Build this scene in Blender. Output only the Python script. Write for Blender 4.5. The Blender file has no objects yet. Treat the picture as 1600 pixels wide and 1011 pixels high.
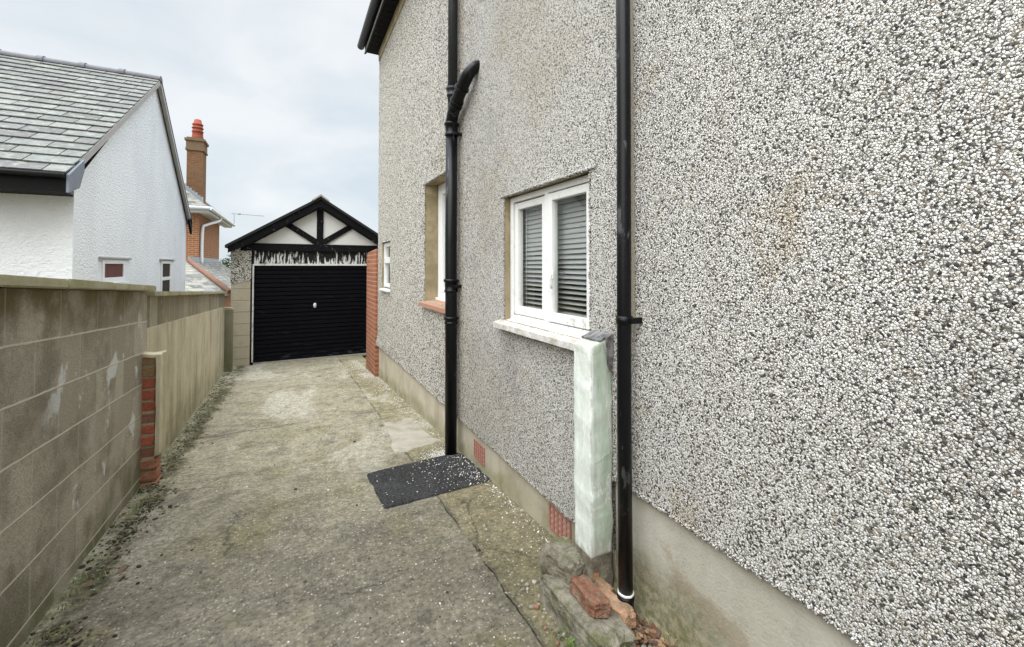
import bpy, bmesh, math, random
from math import radians, sin, cos, pi
from mathutils import Vector, Matrix, noise
import numpy as np
random.seed(7)
S = bpy.context.scene
COL = S.collection
H = 1.38                       # all coordinates below are written relative to the eye; H lifts them so the near ground is z = 0

# ------------------------------------------------------------------ camera, sky, sun, exposure
F = 666.0
PITCH, YAW = radians(1.2), math.atan(345 / 666.0)
cam = bpy.data.cameras.new("camera")
cam.lens = F / 1600 * 36; cam.sensor_width = 36
cam.shift_y = -(505.5 - (416 - F * math.tan(PITCH))) / 1600
cam.clip_start = 0.02; cam.clip_end = 3000
co = bpy.data.objects.new("camera", cam); COL.objects.link(co)
co.location = (0, 0, H); co.rotation_euler = (radians(90) + PITCH, 0, -YAW)
S.camera = co

SUN_EL, SUN_AZ = radians(36), radians(236)      # azimuth clockwise from +Y: behind and to the left of the camera
w = bpy.data.worlds.new("World"); S.world = w; w.use_nodes = True
nt = w.node_tree; nt.nodes.clear()
def wn(t): return nt.nodes.new(t)
out = wn('ShaderNodeOutputWorld'); bg = wn('ShaderNodeBackground'); sky = wn('ShaderNodeTexSky')
sky.sky_type = 'NISHITA'; sky.sun_disc = False; sky.sun_elevation = SUN_EL; sky.sun_rotation = SUN_AZ
tc = wn('ShaderNodeTexCoord'); mp = wn('ShaderNodeMapping'); mp.inputs['Scale'].default_value = (1, 1, 2.2)
mp.inputs['Location'].default_value = (0.35, 0.1, 0.2)
nz = wn('ShaderNodeTexNoise'); nz.inputs['Scale'].default_value = 2.1; nz.inputs['Detail'].default_value = 7; nz.inputs['Roughness'].default_value = .5
nz.inputs['Distortion'].default_value = .25
rp = wn('ShaderNodeValToRGB')
rp.color_ramp.elements[0].position = .40; rp.color_ramp.elements[0].color = (3.5, 3.9, 4.2, 1)
rp.color_ramp.elements[1].position = .60; rp.color_ramp.elements[1].color = (4.6, 4.75, 4.85, 1)
sep = wn('ShaderNodeSeparateXYZ'); mr = wn('ShaderNodeMapRange')
mr.inputs['From Min'].default_value = .55; mr.inputs['From Max'].default_value = 1.0
mr.inputs['To Min'].default_value = 1.0; mr.inputs['To Max'].default_value = 8.5
mul = wn('ShaderNodeVectorMath'); mul.operation = 'SCALE'
mx = wn('ShaderNodeMix'); mx.data_type = 'RGBA'; mx.inputs[0].default_value = .93
L = nt.links.new
L(tc.outputs['Generated'], mp.inputs['Vector']); L(mp.outputs[0], nz.inputs['Vector']); L(nz.outputs[0], rp.inputs[0])
L(tc.outputs['Generated'], sep.inputs[0]); L(sep.outputs['Z'], mr.inputs['Value'])
L(rp.outputs[0], mul.inputs[0]); L(mr.outputs[0], mul.inputs['Scale'])
L(sky.outputs[0], mx.inputs[6]); L(mul.outputs[0], mx.inputs[7])
L(mx.outputs[2], bg.inputs[0]); bg.inputs[1].default_value = .1; L(bg.outputs[0], out.inputs[0])

sl = bpy.data.lights.new("sun", 'SUN'); sl.energy = 1.5; sl.angle = radians(65); sl.color = (1, .97, .92)
so = bpy.data.objects.new("sun", sl); COL.objects.link(so)
d = Vector((sin(SUN_AZ) * cos(SUN_EL), cos(SUN_AZ) * cos(SUN_EL), sin(SUN_EL)))
so.rotation_euler = (-d).to_track_quat('-Z', 'Y').to_euler(); so.location = (-20, -20, 30)
S.view_settings.view_transform = 'Standard'; S.view_settings.look = 'None'
S.view_settings.exposure = 1.0; S.view_settings.gamma = 1.0
S.cycles.use_denoising = True
S.cycles.denoising_prefilter = 'ACCURATE'
S.cycles.max_bounces = 8

# ------------------------------------------------------------------ node helper
class NT:
    def __init__(s, name):
        s.m = bpy.data.materials.new(name); s.m.use_nodes = True
        s.t = s.m.node_tree; s.t.nodes.clear()
        s.o = s.n('ShaderNodeOutputMaterial'); s.b = s.n('ShaderNodeBsdfPrincipled')
        s.l(s.b.outputs[0], s.o.inputs[0]); s.pos = s.n('ShaderNodeNewGeometry').outputs['Position']
    def n(s, t): return s.t.nodes.new(t)
    def l(s, a, b): s.t.links.new(a, b)
    def put(s, inp, v):
        if hasattr(v, 'is_output') or isinstance(v, bpy.types.NodeSocket): s.l(v, inp)
        elif isinstance(v, (tuple, list)):
            if len(v) == 3 and inp.type == 'RGBA': v = (*v, 1)
            inp.default_value = v
        else: inp.default_value = v
    def math(s, op, a, b=0.0, c=None, clamp=False):
        n = s.n('ShaderNodeMath'); n.operation = op; n.use_clamp = clamp
        s.put(n.inputs[0], a); s.put(n.inputs[1], b)
        if c is not None: s.put(n.inputs[2], c)
        return n.outputs[0]
    def vm(s, op, a, b=None):
        n = s.n('ShaderNodeVectorMath'); n.operation = op; s.put(n.inputs[0], a)
        if b is not None: s.put(n.inputs[1], b)
        return n.outputs['Value'] if op in ('DOT_PRODUCT', 'LENGTH') else n.outputs[0]
    def map(s, v, sc=(1, 1, 1), loc=(0, 0, 0), rot=(0, 0, 0)):
        n = s.n('ShaderNodeMapping'); s.put(n.inputs['Vector'], v)
        n.inputs['Scale'].default_value = sc; n.inputs['Location'].default_value = loc; n.inputs['Rotation'].default_value = rot
        return n.outputs[0]
    def xyz(s, v=None):
        n = s.n('ShaderNodeSeparateXYZ'); s.put(n.inputs[0], s.pos if v is None else v); return n.outputs
    def comb(s, x, y, z=0.0):
        n = s.n('ShaderNodeCombineXYZ'); s.put(n.inputs[0], x); s.put(n.inputs[1], y); s.put(n.inputs[2], z); return n.outputs[0]
    def noise(s, scale, detail=4, rough=.55, v=None, dist=0.0, col=False):
        n = s.n('ShaderNodeTexNoise'); s.put(n.inputs['Vector'], s.pos if v is None else v)
        n.inputs['Scale'].default_value = scale; n.inputs['Detail'].default_value = detail
        n.inputs['Roughness'].default_value = rough; n.inputs['Distortion'].default_value = dist
        return n.outputs['Color' if col else 'Fac']
    def vor(s, scale, feature='F1', v=None, rnd=1.0):
        n = s.n('ShaderNodeTexVoronoi'); n.feature = feature; s.put(n.inputs['Vector'], s.pos if v is None else v)
        n.inputs['Scale'].default_value = scale; n.inputs['Randomness'].default_value = rnd; return n.outputs
    def ramp(s, fac, stops, interp='LINEAR'):
        n = s.n('ShaderNodeValToRGB'); cr = n.color_ramp; cr.interpolation = interp
        while len(cr.elements) < len(stops): cr.elements.new(.5)
        for e, (p, c) in zip(cr.elements, stops):
            e.position = p
            if not isinstance(c, (tuple, list)): c = (c, c, c)
            e.color = (*c[:3], 1)
        s.put(n.inputs[0], fac); return n.outputs[0]
    def step(s, v, lo, hi):
        n = s.n('ShaderNodeMapRange'); n.interpolation_type = 'SMOOTHSTEP'; s.put(n.inputs['Value'], v)
        n.inputs['From Min'].default_value = lo; n.inputs['From Max'].default_value = hi; return n.outputs[0]
    def mix(s, f, a, b, blend='MIX'):
        n = s.n('ShaderNodeMix'); n.data_type = 'RGBA'; n.blend_type = blend
        s.put(n.inputs[0], f); s.put(n.inputs[6], a); s.put(n.inputs[7], b); return n.outputs[2]
    def bump(s, h, strength=.5, dist=.01, normal=None):
        n = s.n('ShaderNodeBump'); s.put(n.inputs['Height'], h); n.inputs['Strength'].default_value = strength
        n.inputs['Distance'].default_value = dist
        if normal is not None: s.l(normal, n.inputs['Normal'])
        return n.outputs[0]
    def attr(s, name):
        n = s.n('ShaderNodeAttribute'); n.attribute_name = name; return n.outputs['Color']
    def done(s, col, rough=.8, normal=None, spec=.3, metal=0.0):
        s.put(s.b.inputs['Base Color'], col); s.put(s.b.inputs['Roughness'], rough); s.put(s.b.inputs['Metallic'], metal)
        s.b.inputs['Specular IOR Level'].default_value = spec
        if normal is not None: s.l(normal, s.b.inputs['Normal'])
        return s.m
    def band(s, v, c, half, soft):                       # 1 inside |v-c|<half
        dd = s.math('ABSOLUTE', s.math('SUBTRACT', v, c))
        return s.math('SUBTRACT', 1.0, s.step(dd, half, half + soft))

M = {}
def plain(name, col, rough=.6, var=.12, scale=6, spec=.3, bump=0.0, bscale=60, dirt=None):
    g = NT(name)
    n = g.noise(scale, 5)
    c = g.mix(n, tuple(x * (1 - var) for x in col), tuple(min(1, x * (1 + var)) for x in col))
    if dirt: c = g.mix(g.math('MULTIPLY', g.step(g.noise(scale * .6 + 1.3, 6, .65), .5, .75), dirt[1]), c, dirt[0])
    nr = g.bump(g.noise(bscale, 4), bump, .01) if bump else None
    M[name] = g.done(c, rough, nr, spec); return M[name]

# --- pebbledash: pale flint chips with black ones, bedded in mortar, crevice shade painted into the gaps
def pebbledash(name, scale=172.0, coarse=64.0, lo=2.3, hi=4.2):
    g = NT(name); P = g.pos; xs = g.xyz()
    wob = g.vm('SUBTRACT', g.noise(scale * .5, 2, .5, col=True), (.5, .5, .5))
    def sc(v, k):
        n = g.n('ShaderNodeVectorMath'); n.operation = 'SCALE'; g.put(n.inputs[0], v); g.put(n.inputs['Scale'], k); return n.outputs[0]
    Q = g.vm('ADD', P, sc(wob, 1.7 / scale))
    def layer(k, loc, rmin, rmax, stops):
        q = g.map(Q, loc=loc); v = g.vor(k, 'F1', q)
        cs = g.n('ShaderNodeSeparateColor'); g.l(v['Color'], cs.inputs[0])
        # every chip is an ellipse lying its own way
        off = sc(g.vm('SUBTRACT', q, v['Position']), k)
        rnd = g.vm('NORMALIZE', g.vm('SUBTRACT', v['Color'], (.5, .5, .5)))
        al = g.vm('DOT_PRODUCT', off, rnd)
        d2 = g.math('ADD', g.vm('DOT_PRODUCT', off, off), g.math('MULTIPLY', g.math('MULTIPLY', al, al), .75))
        rad = g.math('ADD', rmin, g.math('MULTIPLY', cs.outputs[1], rmax - rmin))
        t = g.math('DIVIDE', g.math('SQRT', d2), rad)
        inside = g.math('SUBTRACT', 1.0, g.step(t, .86, 1.0))
        dome = g.math('SQRT', g.math('MAXIMUM', g.math('SUBTRACT', 1.0, g.math('MULTIPLY', t, t)), 0.0))
        hgt = g.math('ADD', g.math('MULTIPLY', dome, .75), g.math('MULTIPLY', al, .45))
        return g.ramp(cs.outputs[0], stops, 'CONSTANT'), inside, hgt, cs.outputs[2]
    W = [(0, (.87, .86, .83)), (.26, (.79, .77, .73)), (.40, (.85, .84, .82)), (.57, (.70, .665, .60)), (.68, (.57, .53, .46)), (.75, (.80, .79, .77)), (.82, (.36, .345, .32)), (.87, (.018, .017, .019)), (.965, (.40, .33, .26))]
    wash = g.noise(1.1, 5, .6)
    gapc = g.mix(g.step(g.noise(scale * .45, 3, .6), .42, .62), (.020, .019, .019), (.13, .12, .102))  # gap colour: mortar grey, plus crevice shade painted in as near-black
    def stones(k, loc, rmin, rmax, e0, e1):
        col, ins, h, r = layer(k, loc, rmin, rmax, W)
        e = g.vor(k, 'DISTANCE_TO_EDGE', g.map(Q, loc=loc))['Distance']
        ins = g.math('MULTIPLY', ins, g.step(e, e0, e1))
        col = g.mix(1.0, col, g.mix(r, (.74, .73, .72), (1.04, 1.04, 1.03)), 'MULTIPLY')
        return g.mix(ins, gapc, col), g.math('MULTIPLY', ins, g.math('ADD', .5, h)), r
    c, hgt, r1 = stones(scale, (0, 0, 0), .70, 1.02, .012, .085)
    cc, hh, r3 = stones(coarse, (.1, .6, .2), .64, .94, .02, .13)
    pick = g.step(g.math('ADD', xs[1], g.math('MULTIPLY', g.math('SUBTRACT', g.noise(60, 2), .5), 3.0)), lo, hi)
    c = g.mix(pick, c, cc); hgt = g.math('ADD', g.math('MULTIPLY', hgt, g.math('SUBTRACT', 1.0, pick)), g.math('MULTIPLY', hh, pick))
    c = g.mix(g.math('MULTIPLY', g.noise(scale * 2.4, 3), .18), c, (.5, .47, .42))
    # weathering: warmer, dirtier clouds and runs
    tint = g.mix(g.step(wash, .42, .70), (1.0, .995, .99), (.90, .865, .80))
    tint = g.mix(g.math('MULTIPLY', g.step(g.noise(3.3, 5, .65), .55, .72), .8), tint, (.84, .77, .66))
    tint = g.mix(g.math('MULTIPLY', g.step(g.noise(2.3, 5, .6, v=g.map(P, loc=(5, 2, 8))), .54, .70), .55), tint, (.72, .71, .71))
    tint = g.mix(g.step(xs[1], 2.2, 7.0), tint, (1.0, .98, .925))
    runs = g.step(g.noise(1.0, 5, .6, v=g.map(P, (1, 3.2, .35))), .56, .78)
    tint = g.mix(g.math('MULTIPLY', runs, .30), tint, (.74, .68, .60))
    wv = g.math('MULTIPLY', g.math('SUBTRACT', g.noise(7, 3), .5), .03)
    yy = g.math('ADD', xs[1], wv)
    tint = g.mix(g.math('MULTIPLY', g.band(yy, 3.41, .045, .03), .45), tint, (.72, .63, .52))
    c = g.mix(1.0, c, tint, 'MULTIPLY')
    wv2 = g.math('ADD', xs[1], g.math('MULTIPLY', g.math('SUBTRACT', g.noise(30, 3), .5), .012))
    st = g.math('MULTIPLY', g.band(wv2, 1.366, .013, .004), g.step(g.math('ADD', xs[2], g.math('MULTIPLY', wv, 6.0)), H - .55, H - .15))
    c = g.mix(g.math('MULTIPLY', st, .88), c, g.mix(g.noise(8, 4), (.36, .30, .215), (.50, .435, .33)))
    hgt = g.math('MULTIPLY', hgt, g.math('SUBTRACT', 1.0, g.math('MULTIPLY', st, .85)))
    nr = g.bump(hgt, .9, .0055)
    M[name] = g.done(c, g.mix(r1, (.45,) * 3, (.8,) * 3), nr, .2)
    return M[name]
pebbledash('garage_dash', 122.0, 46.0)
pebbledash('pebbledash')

def render_mat(name, base, dark, green, gz=None, streak=.5, stain=False):
    g = NT(name); P = g.pos; xs = g.xyz()
    n = g.noise(3.0, 6, .6); c = g.mix(g.step(n, .3, .75), base, dark)
    s_ = g.noise(1, 6, .62, v=g.map(P, (4.5, 4.5, .7)))
    c = g.mix(g.math('MULTIPLY', g.step(s_, .48, .72), streak), c, tuple(x * .55 for x in dark))
    c = g.mix(g.math('MULTIPLY', g.step(s_, .52, .30), streak * .6), c, tuple(min(1, x * 1.25) for x in base))
    gn = g.step(g.noise(4.5, 5, .6), .42, .66)
    if gz is not None:
        hh = g.math('ADD', xs[2], g.math('MULTIPLY', xs[1], .06))
        low = g.math('SUBTRACT', 1.0, g.step(hh, gz[0], gz[1]))
        gn = g.math('MULTIPLY', g.math('ADD', g.math('MULTIPLY', gn, .65), .35), low)
    c = g.mix(g.math('MULTIPLY', gn, .8), c, green)
    if stain:
        q = g.math('ADD', xs[1], g.math('MULTIPLY', g.math('SUBTRACT', g.noise(6, 6, .68), .5), .55))
        z2 = g.math('ADD', xs[2], g.math('MULTIPLY', g.math('SUBTRACT', g.noise(7, 5, .6, v=g.map(P, loc=(4, 1, 2))), .5), .26))
        line = g.math('ADD', z2, g.math('MULTIPLY', xs[1], -.22))
        m1 = g.math('MULTIPLY', g.band(line, -.045, .035, .03), g.band(q, .96, .21, .07))
        c = g.mix(g.math('MULTIPLY', m1, .6), c, (.30, .235, .165))
        hb = g.math('ADD', xs[2], g.math('MULTIPLY', g.math('SUBTRACT', g.noise(10, 5, .65), .5), .2))
        mo = g.math('MULTIPLY', g.math('SUBTRACT', 1.0, g.step(hb, .05, .30)), g.step(xs[1], .75, 1.15))
        c = g.mix(g.math('MULTIPLY', mo, .8), c, g.mix(g.step(g.noise(38, 4, .7), .40, .60), (.115, .12, .045), (.26, .22, .14)))
    c = g.mix(g.math('MULTIPLY', g.step(g.vor(55, 'F1')['Distance'], .22, .12), .25), c, (.16, .14, .11))
    nr = g.bump(g.math('ADD', g.noise(14, 5, .6), g.math('MULTIPLY', g.noise(120, 3), .35)), .45, .012)
    M[name] = g.done(c, .88, nr, .2)
render_mat('plinth_render', (.50, .455, .365), (.36, .315, .235), (.17, .165, .065), (.02, .22), .35)
render_mat('near_plinth_render', (.50, .475, .41), (.39, .365, .30), (.17, .165, .085), (.02, .36), .25, True)
render_mat('reveal_render', (.38, .31, .205), (.27, .22, .14), (.20, .17, .09), None, .5)
render_mat('wall_render', (.53, .47, .335), (.40, .35, .24), (.22, .20, .10), (.0, .6), .75)
render_mat('stub_render', (.25, .235, .17), (.19, .18, .12), (.12, .13, .065), (.0, 1.0), .4)
render_mat('coping_concrete', (.42, .385, .26), (.32, .29, .18), (.27, .25, .125), None, .2)

def block_mat(name, ash):
    g = NT(name); P = g.pos; xs = g.xyz()
    v = g.math('ADD', xs[2], g.math('MULTIPLY', xs[1], .0625))
    if ash:
        v = g.math('ADD', v, g.math('MULTIPLY', g.math('SUBTRACT', g.noise(3, 4), .5), .012))
        row = g.math('DIVIDE', g.math('SUBTRACT', 1.448, v), .2265)
        cell = g.math('FRACT', row); idx = g.math('FLOOR', row)
        dist = g.math('MULTIPLY', g.math('MINIMUM', cell, g.math('SUBTRACT', 1.0, cell)), .2265)
        u = g.math('ADD', g.math('DIVIDE', xs[1], .452), g.math('MULTIPLY', idx, .5))
        uc = g.math('FRACT', u); du = g.math('MULTIPLY', g.math('MINIMUM', uc, g.math('SUBTRACT', 1.0, uc)), .452)
        bid = g.n('ShaderNodeTexWhiteNoise'); bid.noise_dimensions = '2D'
        g.l(g.comb(g.math('FLOOR', u), idx), bid.inputs['Vector'])
        bv = bid.outputs['Value']
        c = g.mix(bv, (.30, .263, .203), (.44, .392, .31))
        c = g.mix(g.math('MULTIPLY', g.step(g.noise(2.8, 6, .62), .45, .62), .75), c, (.19, .163, .12))
        c = g.mix(g.math('MULTIPLY', g.step(g.noise(5, 6, .65, v=g.map(P, (1, 1, .6), (3, 5, 1))), .52, .72), .55), c, (.45, .41, .34))
        c = g.mix(1.0, c, g.ramp(g.noise(90, 4, .7), [(.28, .68), (.5, 1.0), (.75, 1.25)]), 'MULTIPLY')
        # algae under the coping and at the foot
        top = g.step(v, 1.13, 1.42)
        c = g.mix(g.math('MULTIPLY', g.math('MULTIPLY', top, g.step(g.noise(4, 5, .6), .36, .60)), .9), c, (.15, .12, .055))
        foot = g.math('SUBTRACT', 1.0, g.step(v, .02, .42))
        c = g.mix(g.math('MULTIPLY', g.math('MULTIPLY', foot, g.step(g.noise(3.4, 5, .6), .38, .60)), .8), c, (.135, .14, .07))
        # white splashes of old paint
        wp = g.noise(1.0, 4, .55, v=g.map(P, (1, 5.2, 4.2), (.2, .35, .4)))
        reg = g.math('MULTIPLY', g.band(xs[1], 3.30, .55, .25), g.band(v, .80, .42, .12))
        wm = g.math('MULTIPLY', g.step(wp, .59, .65), reg)
        c = g.mix(g.math('MULTIPLY', wm, .75), c, (.66, .67, .65))
        mn = g.math('MULTIPLY', g.math('SUBTRACT', g.noise(22, 4), .5), .006)
        bed = g.math('SUBTRACT', 1.0, g.step(g.math('ADD', dist, mn), .003, .0065))
        perp = g.math('MULTIPLY', g.math('SUBTRACT', 1.0, g.step(g.math('ADD', du, mn), .003, .008)), .30)
        mm = g.math('MAXIMUM', g.math('MULTIPLY', bed, 1.0), perp)
        c = g.mix(mm, c, g.mix(g.noise(6, 4), (.46, .425, .335), (.60, .565, .46)))
        h = g.math('ADD', g.math('MULTIPLY', mm, .4), g.math('ADD', g.math('MULTIPLY', g.noise(110, 4, .75), .9), g.math('MULTIPLY', g.noise(9, 4), .5)))
        M[name] = g.done(c, .93, g.bump(h, .7, .010), .15)
block_mat('ash_block', True)

def brick_mat(name, c1, c2, mortar, bw=.225, rh=.075, ms=.010, dirt=(.12, .10, .07), dirta=.3):
    g = NT(name); xs = g.xyz()
    uv = g.comb(g.math('ADD', xs[0], xs[1]), xs[2])
    b = g.n('ShaderNodeTexBrick'); g.l(uv, b.inputs['Vector'])
    b.inputs['Scale'].default_value = 1; b.inputs['Brick Width'].default_value = bw; b.inputs['Row Height'].default_value = rh
    b.inputs['Mortar Size'].default_value = ms; b.inputs['Mortar Smooth'].default_value = .2
    b.inputs['Color1'].default_value = (*c1, 1); b.inputs['Color2'].default_value = (*c2, 1); b.inputs['Mortar'].default_value = (*mortar, 1)
    c = g.mix(g.math('MULTIPLY', g.noise(30, 5, .6), .45), b.outputs['Color'], tuple(x * .55 for x in c1))
    c = g.mix(g.math('MULTIPLY', g.step(g.noise(1.8, 6, .65), .45, .7), dirta), c, dirt)
    h = g.math('ADD', g.math('MULTIPLY', g.math('SUBTRACT', 1.0, b.outputs['Fac']), 1.0), g.math('MULTIPLY', g.noise(70, 4), .4))
    M[name] = g.done(c, .88, g.bump(h, .6, .01), .2)
brick_mat('orange_brick', (.30, .095, .05), (.38, .145, .075), (.42, .29, .21), dirta=.15)
brick_mat('neighbour_brick', (.27, .09, .035), (.36, .14, .055), (.44, .34, .23), dirta=.15)
brick_mat('chimney_brick', (.17, .075, .035), (.23, .11, .052), (.20, .145, .09), dirt=(.14, .11, .07), dirta=.55)

# --- concrete drive
def drive():
    g = NT('drive_concrete'); P = g.pos; xs = g.xyz()
    big = g.noise(.9, 6, .62); mid = g.noise(4.2, 6, .62); fine = g.noise(45, 5, .7); grit = g.noise(170, 3, .7)
    c = g.mix(g.step(big, .33, .68), (.165, .145, .108), (.25, .222, .168))
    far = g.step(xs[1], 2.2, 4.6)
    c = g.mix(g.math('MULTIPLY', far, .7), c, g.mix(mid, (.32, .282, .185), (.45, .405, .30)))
    c = g.mix(g.math('MULTIPLY', g.step(mid, .45, .70), .6), c, (.115, .10, .078))
    green = g.math('MULTIPLY', g.step(g.noise(1.7, 6, .62, v=g.map(P, loc=(7, 3, 0))), .50, .68), .55)
    c = g.mix(green, c, g.mix(mid, (.155, .135, .06), (.225, .195, .095)))
    # the strip beside the house: mossier, its own slab
    wob = g.math('MULTIPLY', g.math('SUBTRACT', g.noise(6, 4, .6), .5), .05)
    jx = g.math('ADD', xs[0], g.math('ADD', wob, g.math('MULTIPLY', xs[1], -.004)))
    strip = g.step(jx, .84, .93)
    c = g.mix(g.math('MULTIPLY', strip, .42), c, g.mix(g.step(mid, .4, .6), (.25, .21, .095), (.19, .165, .07)))
    joint = g.math('MULTIPLY', g.band(jx, .885, .004, .010), g.step(g.noise(5, 5), .38, .62))
    # dark wet moss along the left wall and at the foot of the plinth
    lx = g.math('ADD', xs[0], g.math('MULTIPLY', g.math('SUBTRACT', g.noise(5, 5, .65), .5), .28))
    le = g.math('MULTIPLY', g.band(lx, -.845, .025, .07), g.step(g.noise(3.1, 4, .6), .30, .50))
    ed = g.math('SUBTRACT', 1.0, g.step(lx, -.93, -.80))
    c = g.mix(g.math('MULTIPLY', ed, .75), c, g.mix(g.step(g.noise(12, 4), .4, .6), (.20, .20, .115), (.30, .28, .19)))
    c = g.mix(g.math('MULTIPLY', le, .9), c, g.mix(g.step(g.noise(26, 4), .4, .6), (.05, .043, .028), (.12, .115, .05)))
    ky = g.math('ADD', xs[1], wob)
    cross = g.math('MULTIPLY', g.math('MAXIMUM', g.band(ky, 5.15, .006, .01), g.band(ky, 7.9, .006, .01)), g.step(g.noise(2.4, 4), .35, .5))
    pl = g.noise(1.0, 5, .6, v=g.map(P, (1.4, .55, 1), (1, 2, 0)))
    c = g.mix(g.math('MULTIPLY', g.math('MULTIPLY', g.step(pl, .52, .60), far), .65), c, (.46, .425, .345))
    lines = g.math('MAXIMUM', joint, cross)
    c = g.mix(g.math('MULTIPLY', lines, .6), c, (.075, .07, .05))
    # exposed grit: pale, brown and dark specks
    v = g.vor(70, 'F1'); cs = g.n('ShaderNodeSeparateColor'); g.l(v['Color'], cs.inputs[0])
    inside = g.step(v['Distance'], .42, .28)
    c = g.mix(g.math('MULTIPLY', g.math('MULTIPLY', g.math('GREATER_THAN', cs.outputs[0], .80), inside), .6), c, (.44, .41, .35))
    c = g.mix(g.math('MULTIPLY', g.math('MULTIPLY', g.math('LESS_THAN', cs.outputs[0], .20), inside), .6), c, (.06, .053, .043))
    c = g.mix(1.0, c, g.ramp(fine, [(.28, .48), (.5, 1.0), (.72, 1.5)]), 'MULTIPLY')
    c = g.mix(1.0, c, g.ramp(g.noise(13, 5, .65), [(.28, .68), (.5, 1.0), (.74, 1.28)]), 'MULTIPLY')
    sc_ = g.math('MULTIPLY', g.step(g.noise(1, 5, .7, v=g.map(P, (38, 5, 1), rot=(0, 0, .35))), .62, .72), g.step(g.noise(2.1, 4), .5, .66))
    c = g.mix(g.math('MULTIPLY', sc_, .4), c, (.46, .43, .36))
    ck = g.vor(.75, 'DISTANCE_TO_EDGE', g.vm('ADD', P, g.map(g.noise(5, 5, .65, col=True), (.22, .22, 0))))['Distance']
    ck = g.math('MULTIPLY', g.math('SUBTRACT', 1.0, g.step(ck, .002, .006)), g.step(g.noise(1.3, 3), .46, .58))
    c = g.mix(g.math('MULTIPLY', ck, .7), c, (.06, .055, .042))
    h = g.math('ADD', g.math('MULTIPLY', fine, .8), g.math('ADD', g.math('MULTIPLY', grit, .5), g.math('MULTIPLY', lines, -1.6)))
    h = g.math('ADD', h, g.math('MULTIPLY', mid, .8))
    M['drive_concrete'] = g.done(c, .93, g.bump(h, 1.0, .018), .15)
drive()
def tarmac():
    g = NT('tarmac'); v = g.vor(150, 'F1'); cs = g.n('ShaderNodeSeparateColor'); g.l(v['Color'], cs.inputs[0])
    c = g.mix(cs.outputs[0], (.024, .0235, .024), (.075, .073, .072))
    c = g.mix(g.math('MULTIPLY', g.step(g.noise(5, 5), .45, .7), .4), c, (.10, .098, .095))
    c = g.mix(1.0, c, g.ramp(g.noise(60, 4, .7), [(.3, .5), (.5, 1.0), (.72, 1.6)]), 'MULTIPLY')
    M['tarmac'] = g.done(c, .95, g.bump(g.math('SUBTRACT', 1.0, v['Distance']), 1.0, .014), .15)
tarmac()
plain('ground_soil', (.12, .11, .075), .95, .35, 1.2, .1, .4, 20)
plain('cement', (.33, .30, .245), .92, .35, 9, .15, .6, 60, ((.19, .175, .11), .8))
plain('soil', (.055, .043, .03), .95, .4, 30, .1, .5, 60)
plain('moss', (.11, .115, .04), .95, .4, 30, .1, .4, 90)

# --- painted things
def white_roughcast():
    g = NT('white_roughcast')
    n = g.noise(1, 6, .6, v=g.map(g.pos, (2.2, 2.2, 1.2)))
    c = g.mix(g.step(n, .35, .7), (.76, .775, .795), (.70, .715, .74))
    h = g.math('ADD', g.noise(26, 3, .6, v=g.map(g.pos, (1, 1, 1.6)), dist=.6), g.math('MULTIPLY', g.noise(80, 3), .4))
    M['white_roughcast'] = g.done(c, .85, g.bump(h, .55, .03), .2)
white_roughcast()
def white_wood():
    g = NT('weathered_white_paint'); xs = g.xyz()
    n = g.noise(14, 6, .7)
    low = g.math('SUBTRACT', 1.0, g.step(xs[2], H - .33, H - .20))
    c = g.mix(g.math('MULTIPLY', g.step(n, .55, .64), g.math('ADD', g.math('MULTIPLY', low, .7), .22)), (.70, .70, .685), (.34, .315, .26))
    M['weathered_white_paint'] = g.done(c, .5, g.bump(n, .25, .004), .35)
white_wood()
def sill_mat():
    g = NT('flaking_sill'); n = g.noise(18, 6, .7, v=g.map(g.pos, (1, .6, 1)))
    c = g.mix(g.step(n, .40, .66), (.60, .59, .56), (.36, .335, .28))
    M['flaking_sill'] = g.done(c, .6, g.bump(n, .25, .004), .3)
sill_mat()
plain('upvc', (.74, .75, .755), .3, .03, 3, .5)
plain('terracotta', (.34, .185, .125), .7, .15, 9, .3, .2, 60)
plain('terracotta_pot', (.27, .062, .035), .75, .25, 5, .3, .2, 60)
plain('chimney_cap', (.17, .115, .07), .9, .35, 6, .15, .4, 30, ((.10, .10, .04), .6))
plain('lead', (.30, .33, .35), .6, .15, 8, .4)
plain('grey_barge', (.36, .34, .33), .8, .15, 5, .3, .2, 40)
plain('blue_grey_box', (.19, .21, .245), .75, .15, 12, .3, .2, 40, ((.16, .15, .15), .5))
plain('ridge_tile', (.17, .165, .18), .85, .25, 9, .2, .3, 40)
plain('red_ridge', (.17, .095, .068), .85, .25, 6, .2, .3, 40)
plain('soffit_white', (.62, .61, .58), .6, .08, 6, .3)
plain('dark_inside', (.06, .045, .035), .9, .2, 4, .1)
plain('room_curtain', (.13, .06, .055), .9, .35, 9, .1)
plain('net_curtain', (.36, .28, .26), .9, .25, 12, .1)
plain('blind_slat', (.36, .368, .36), .55, .06, 5, .4)
plain('cord_white', (.75, .75, .72), .6, .05, 5, .3)
plain('aerial_metal', (.14, .15, .16), .5, .1, 5, .5)
plain('garage_roof', (.03, .03, .032), .85, .3, 9, .15, .3, 30)
plain('slate_roof_dark', (.13, .135, .14), .85, .3, 9, .2, .3, 30)
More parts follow.
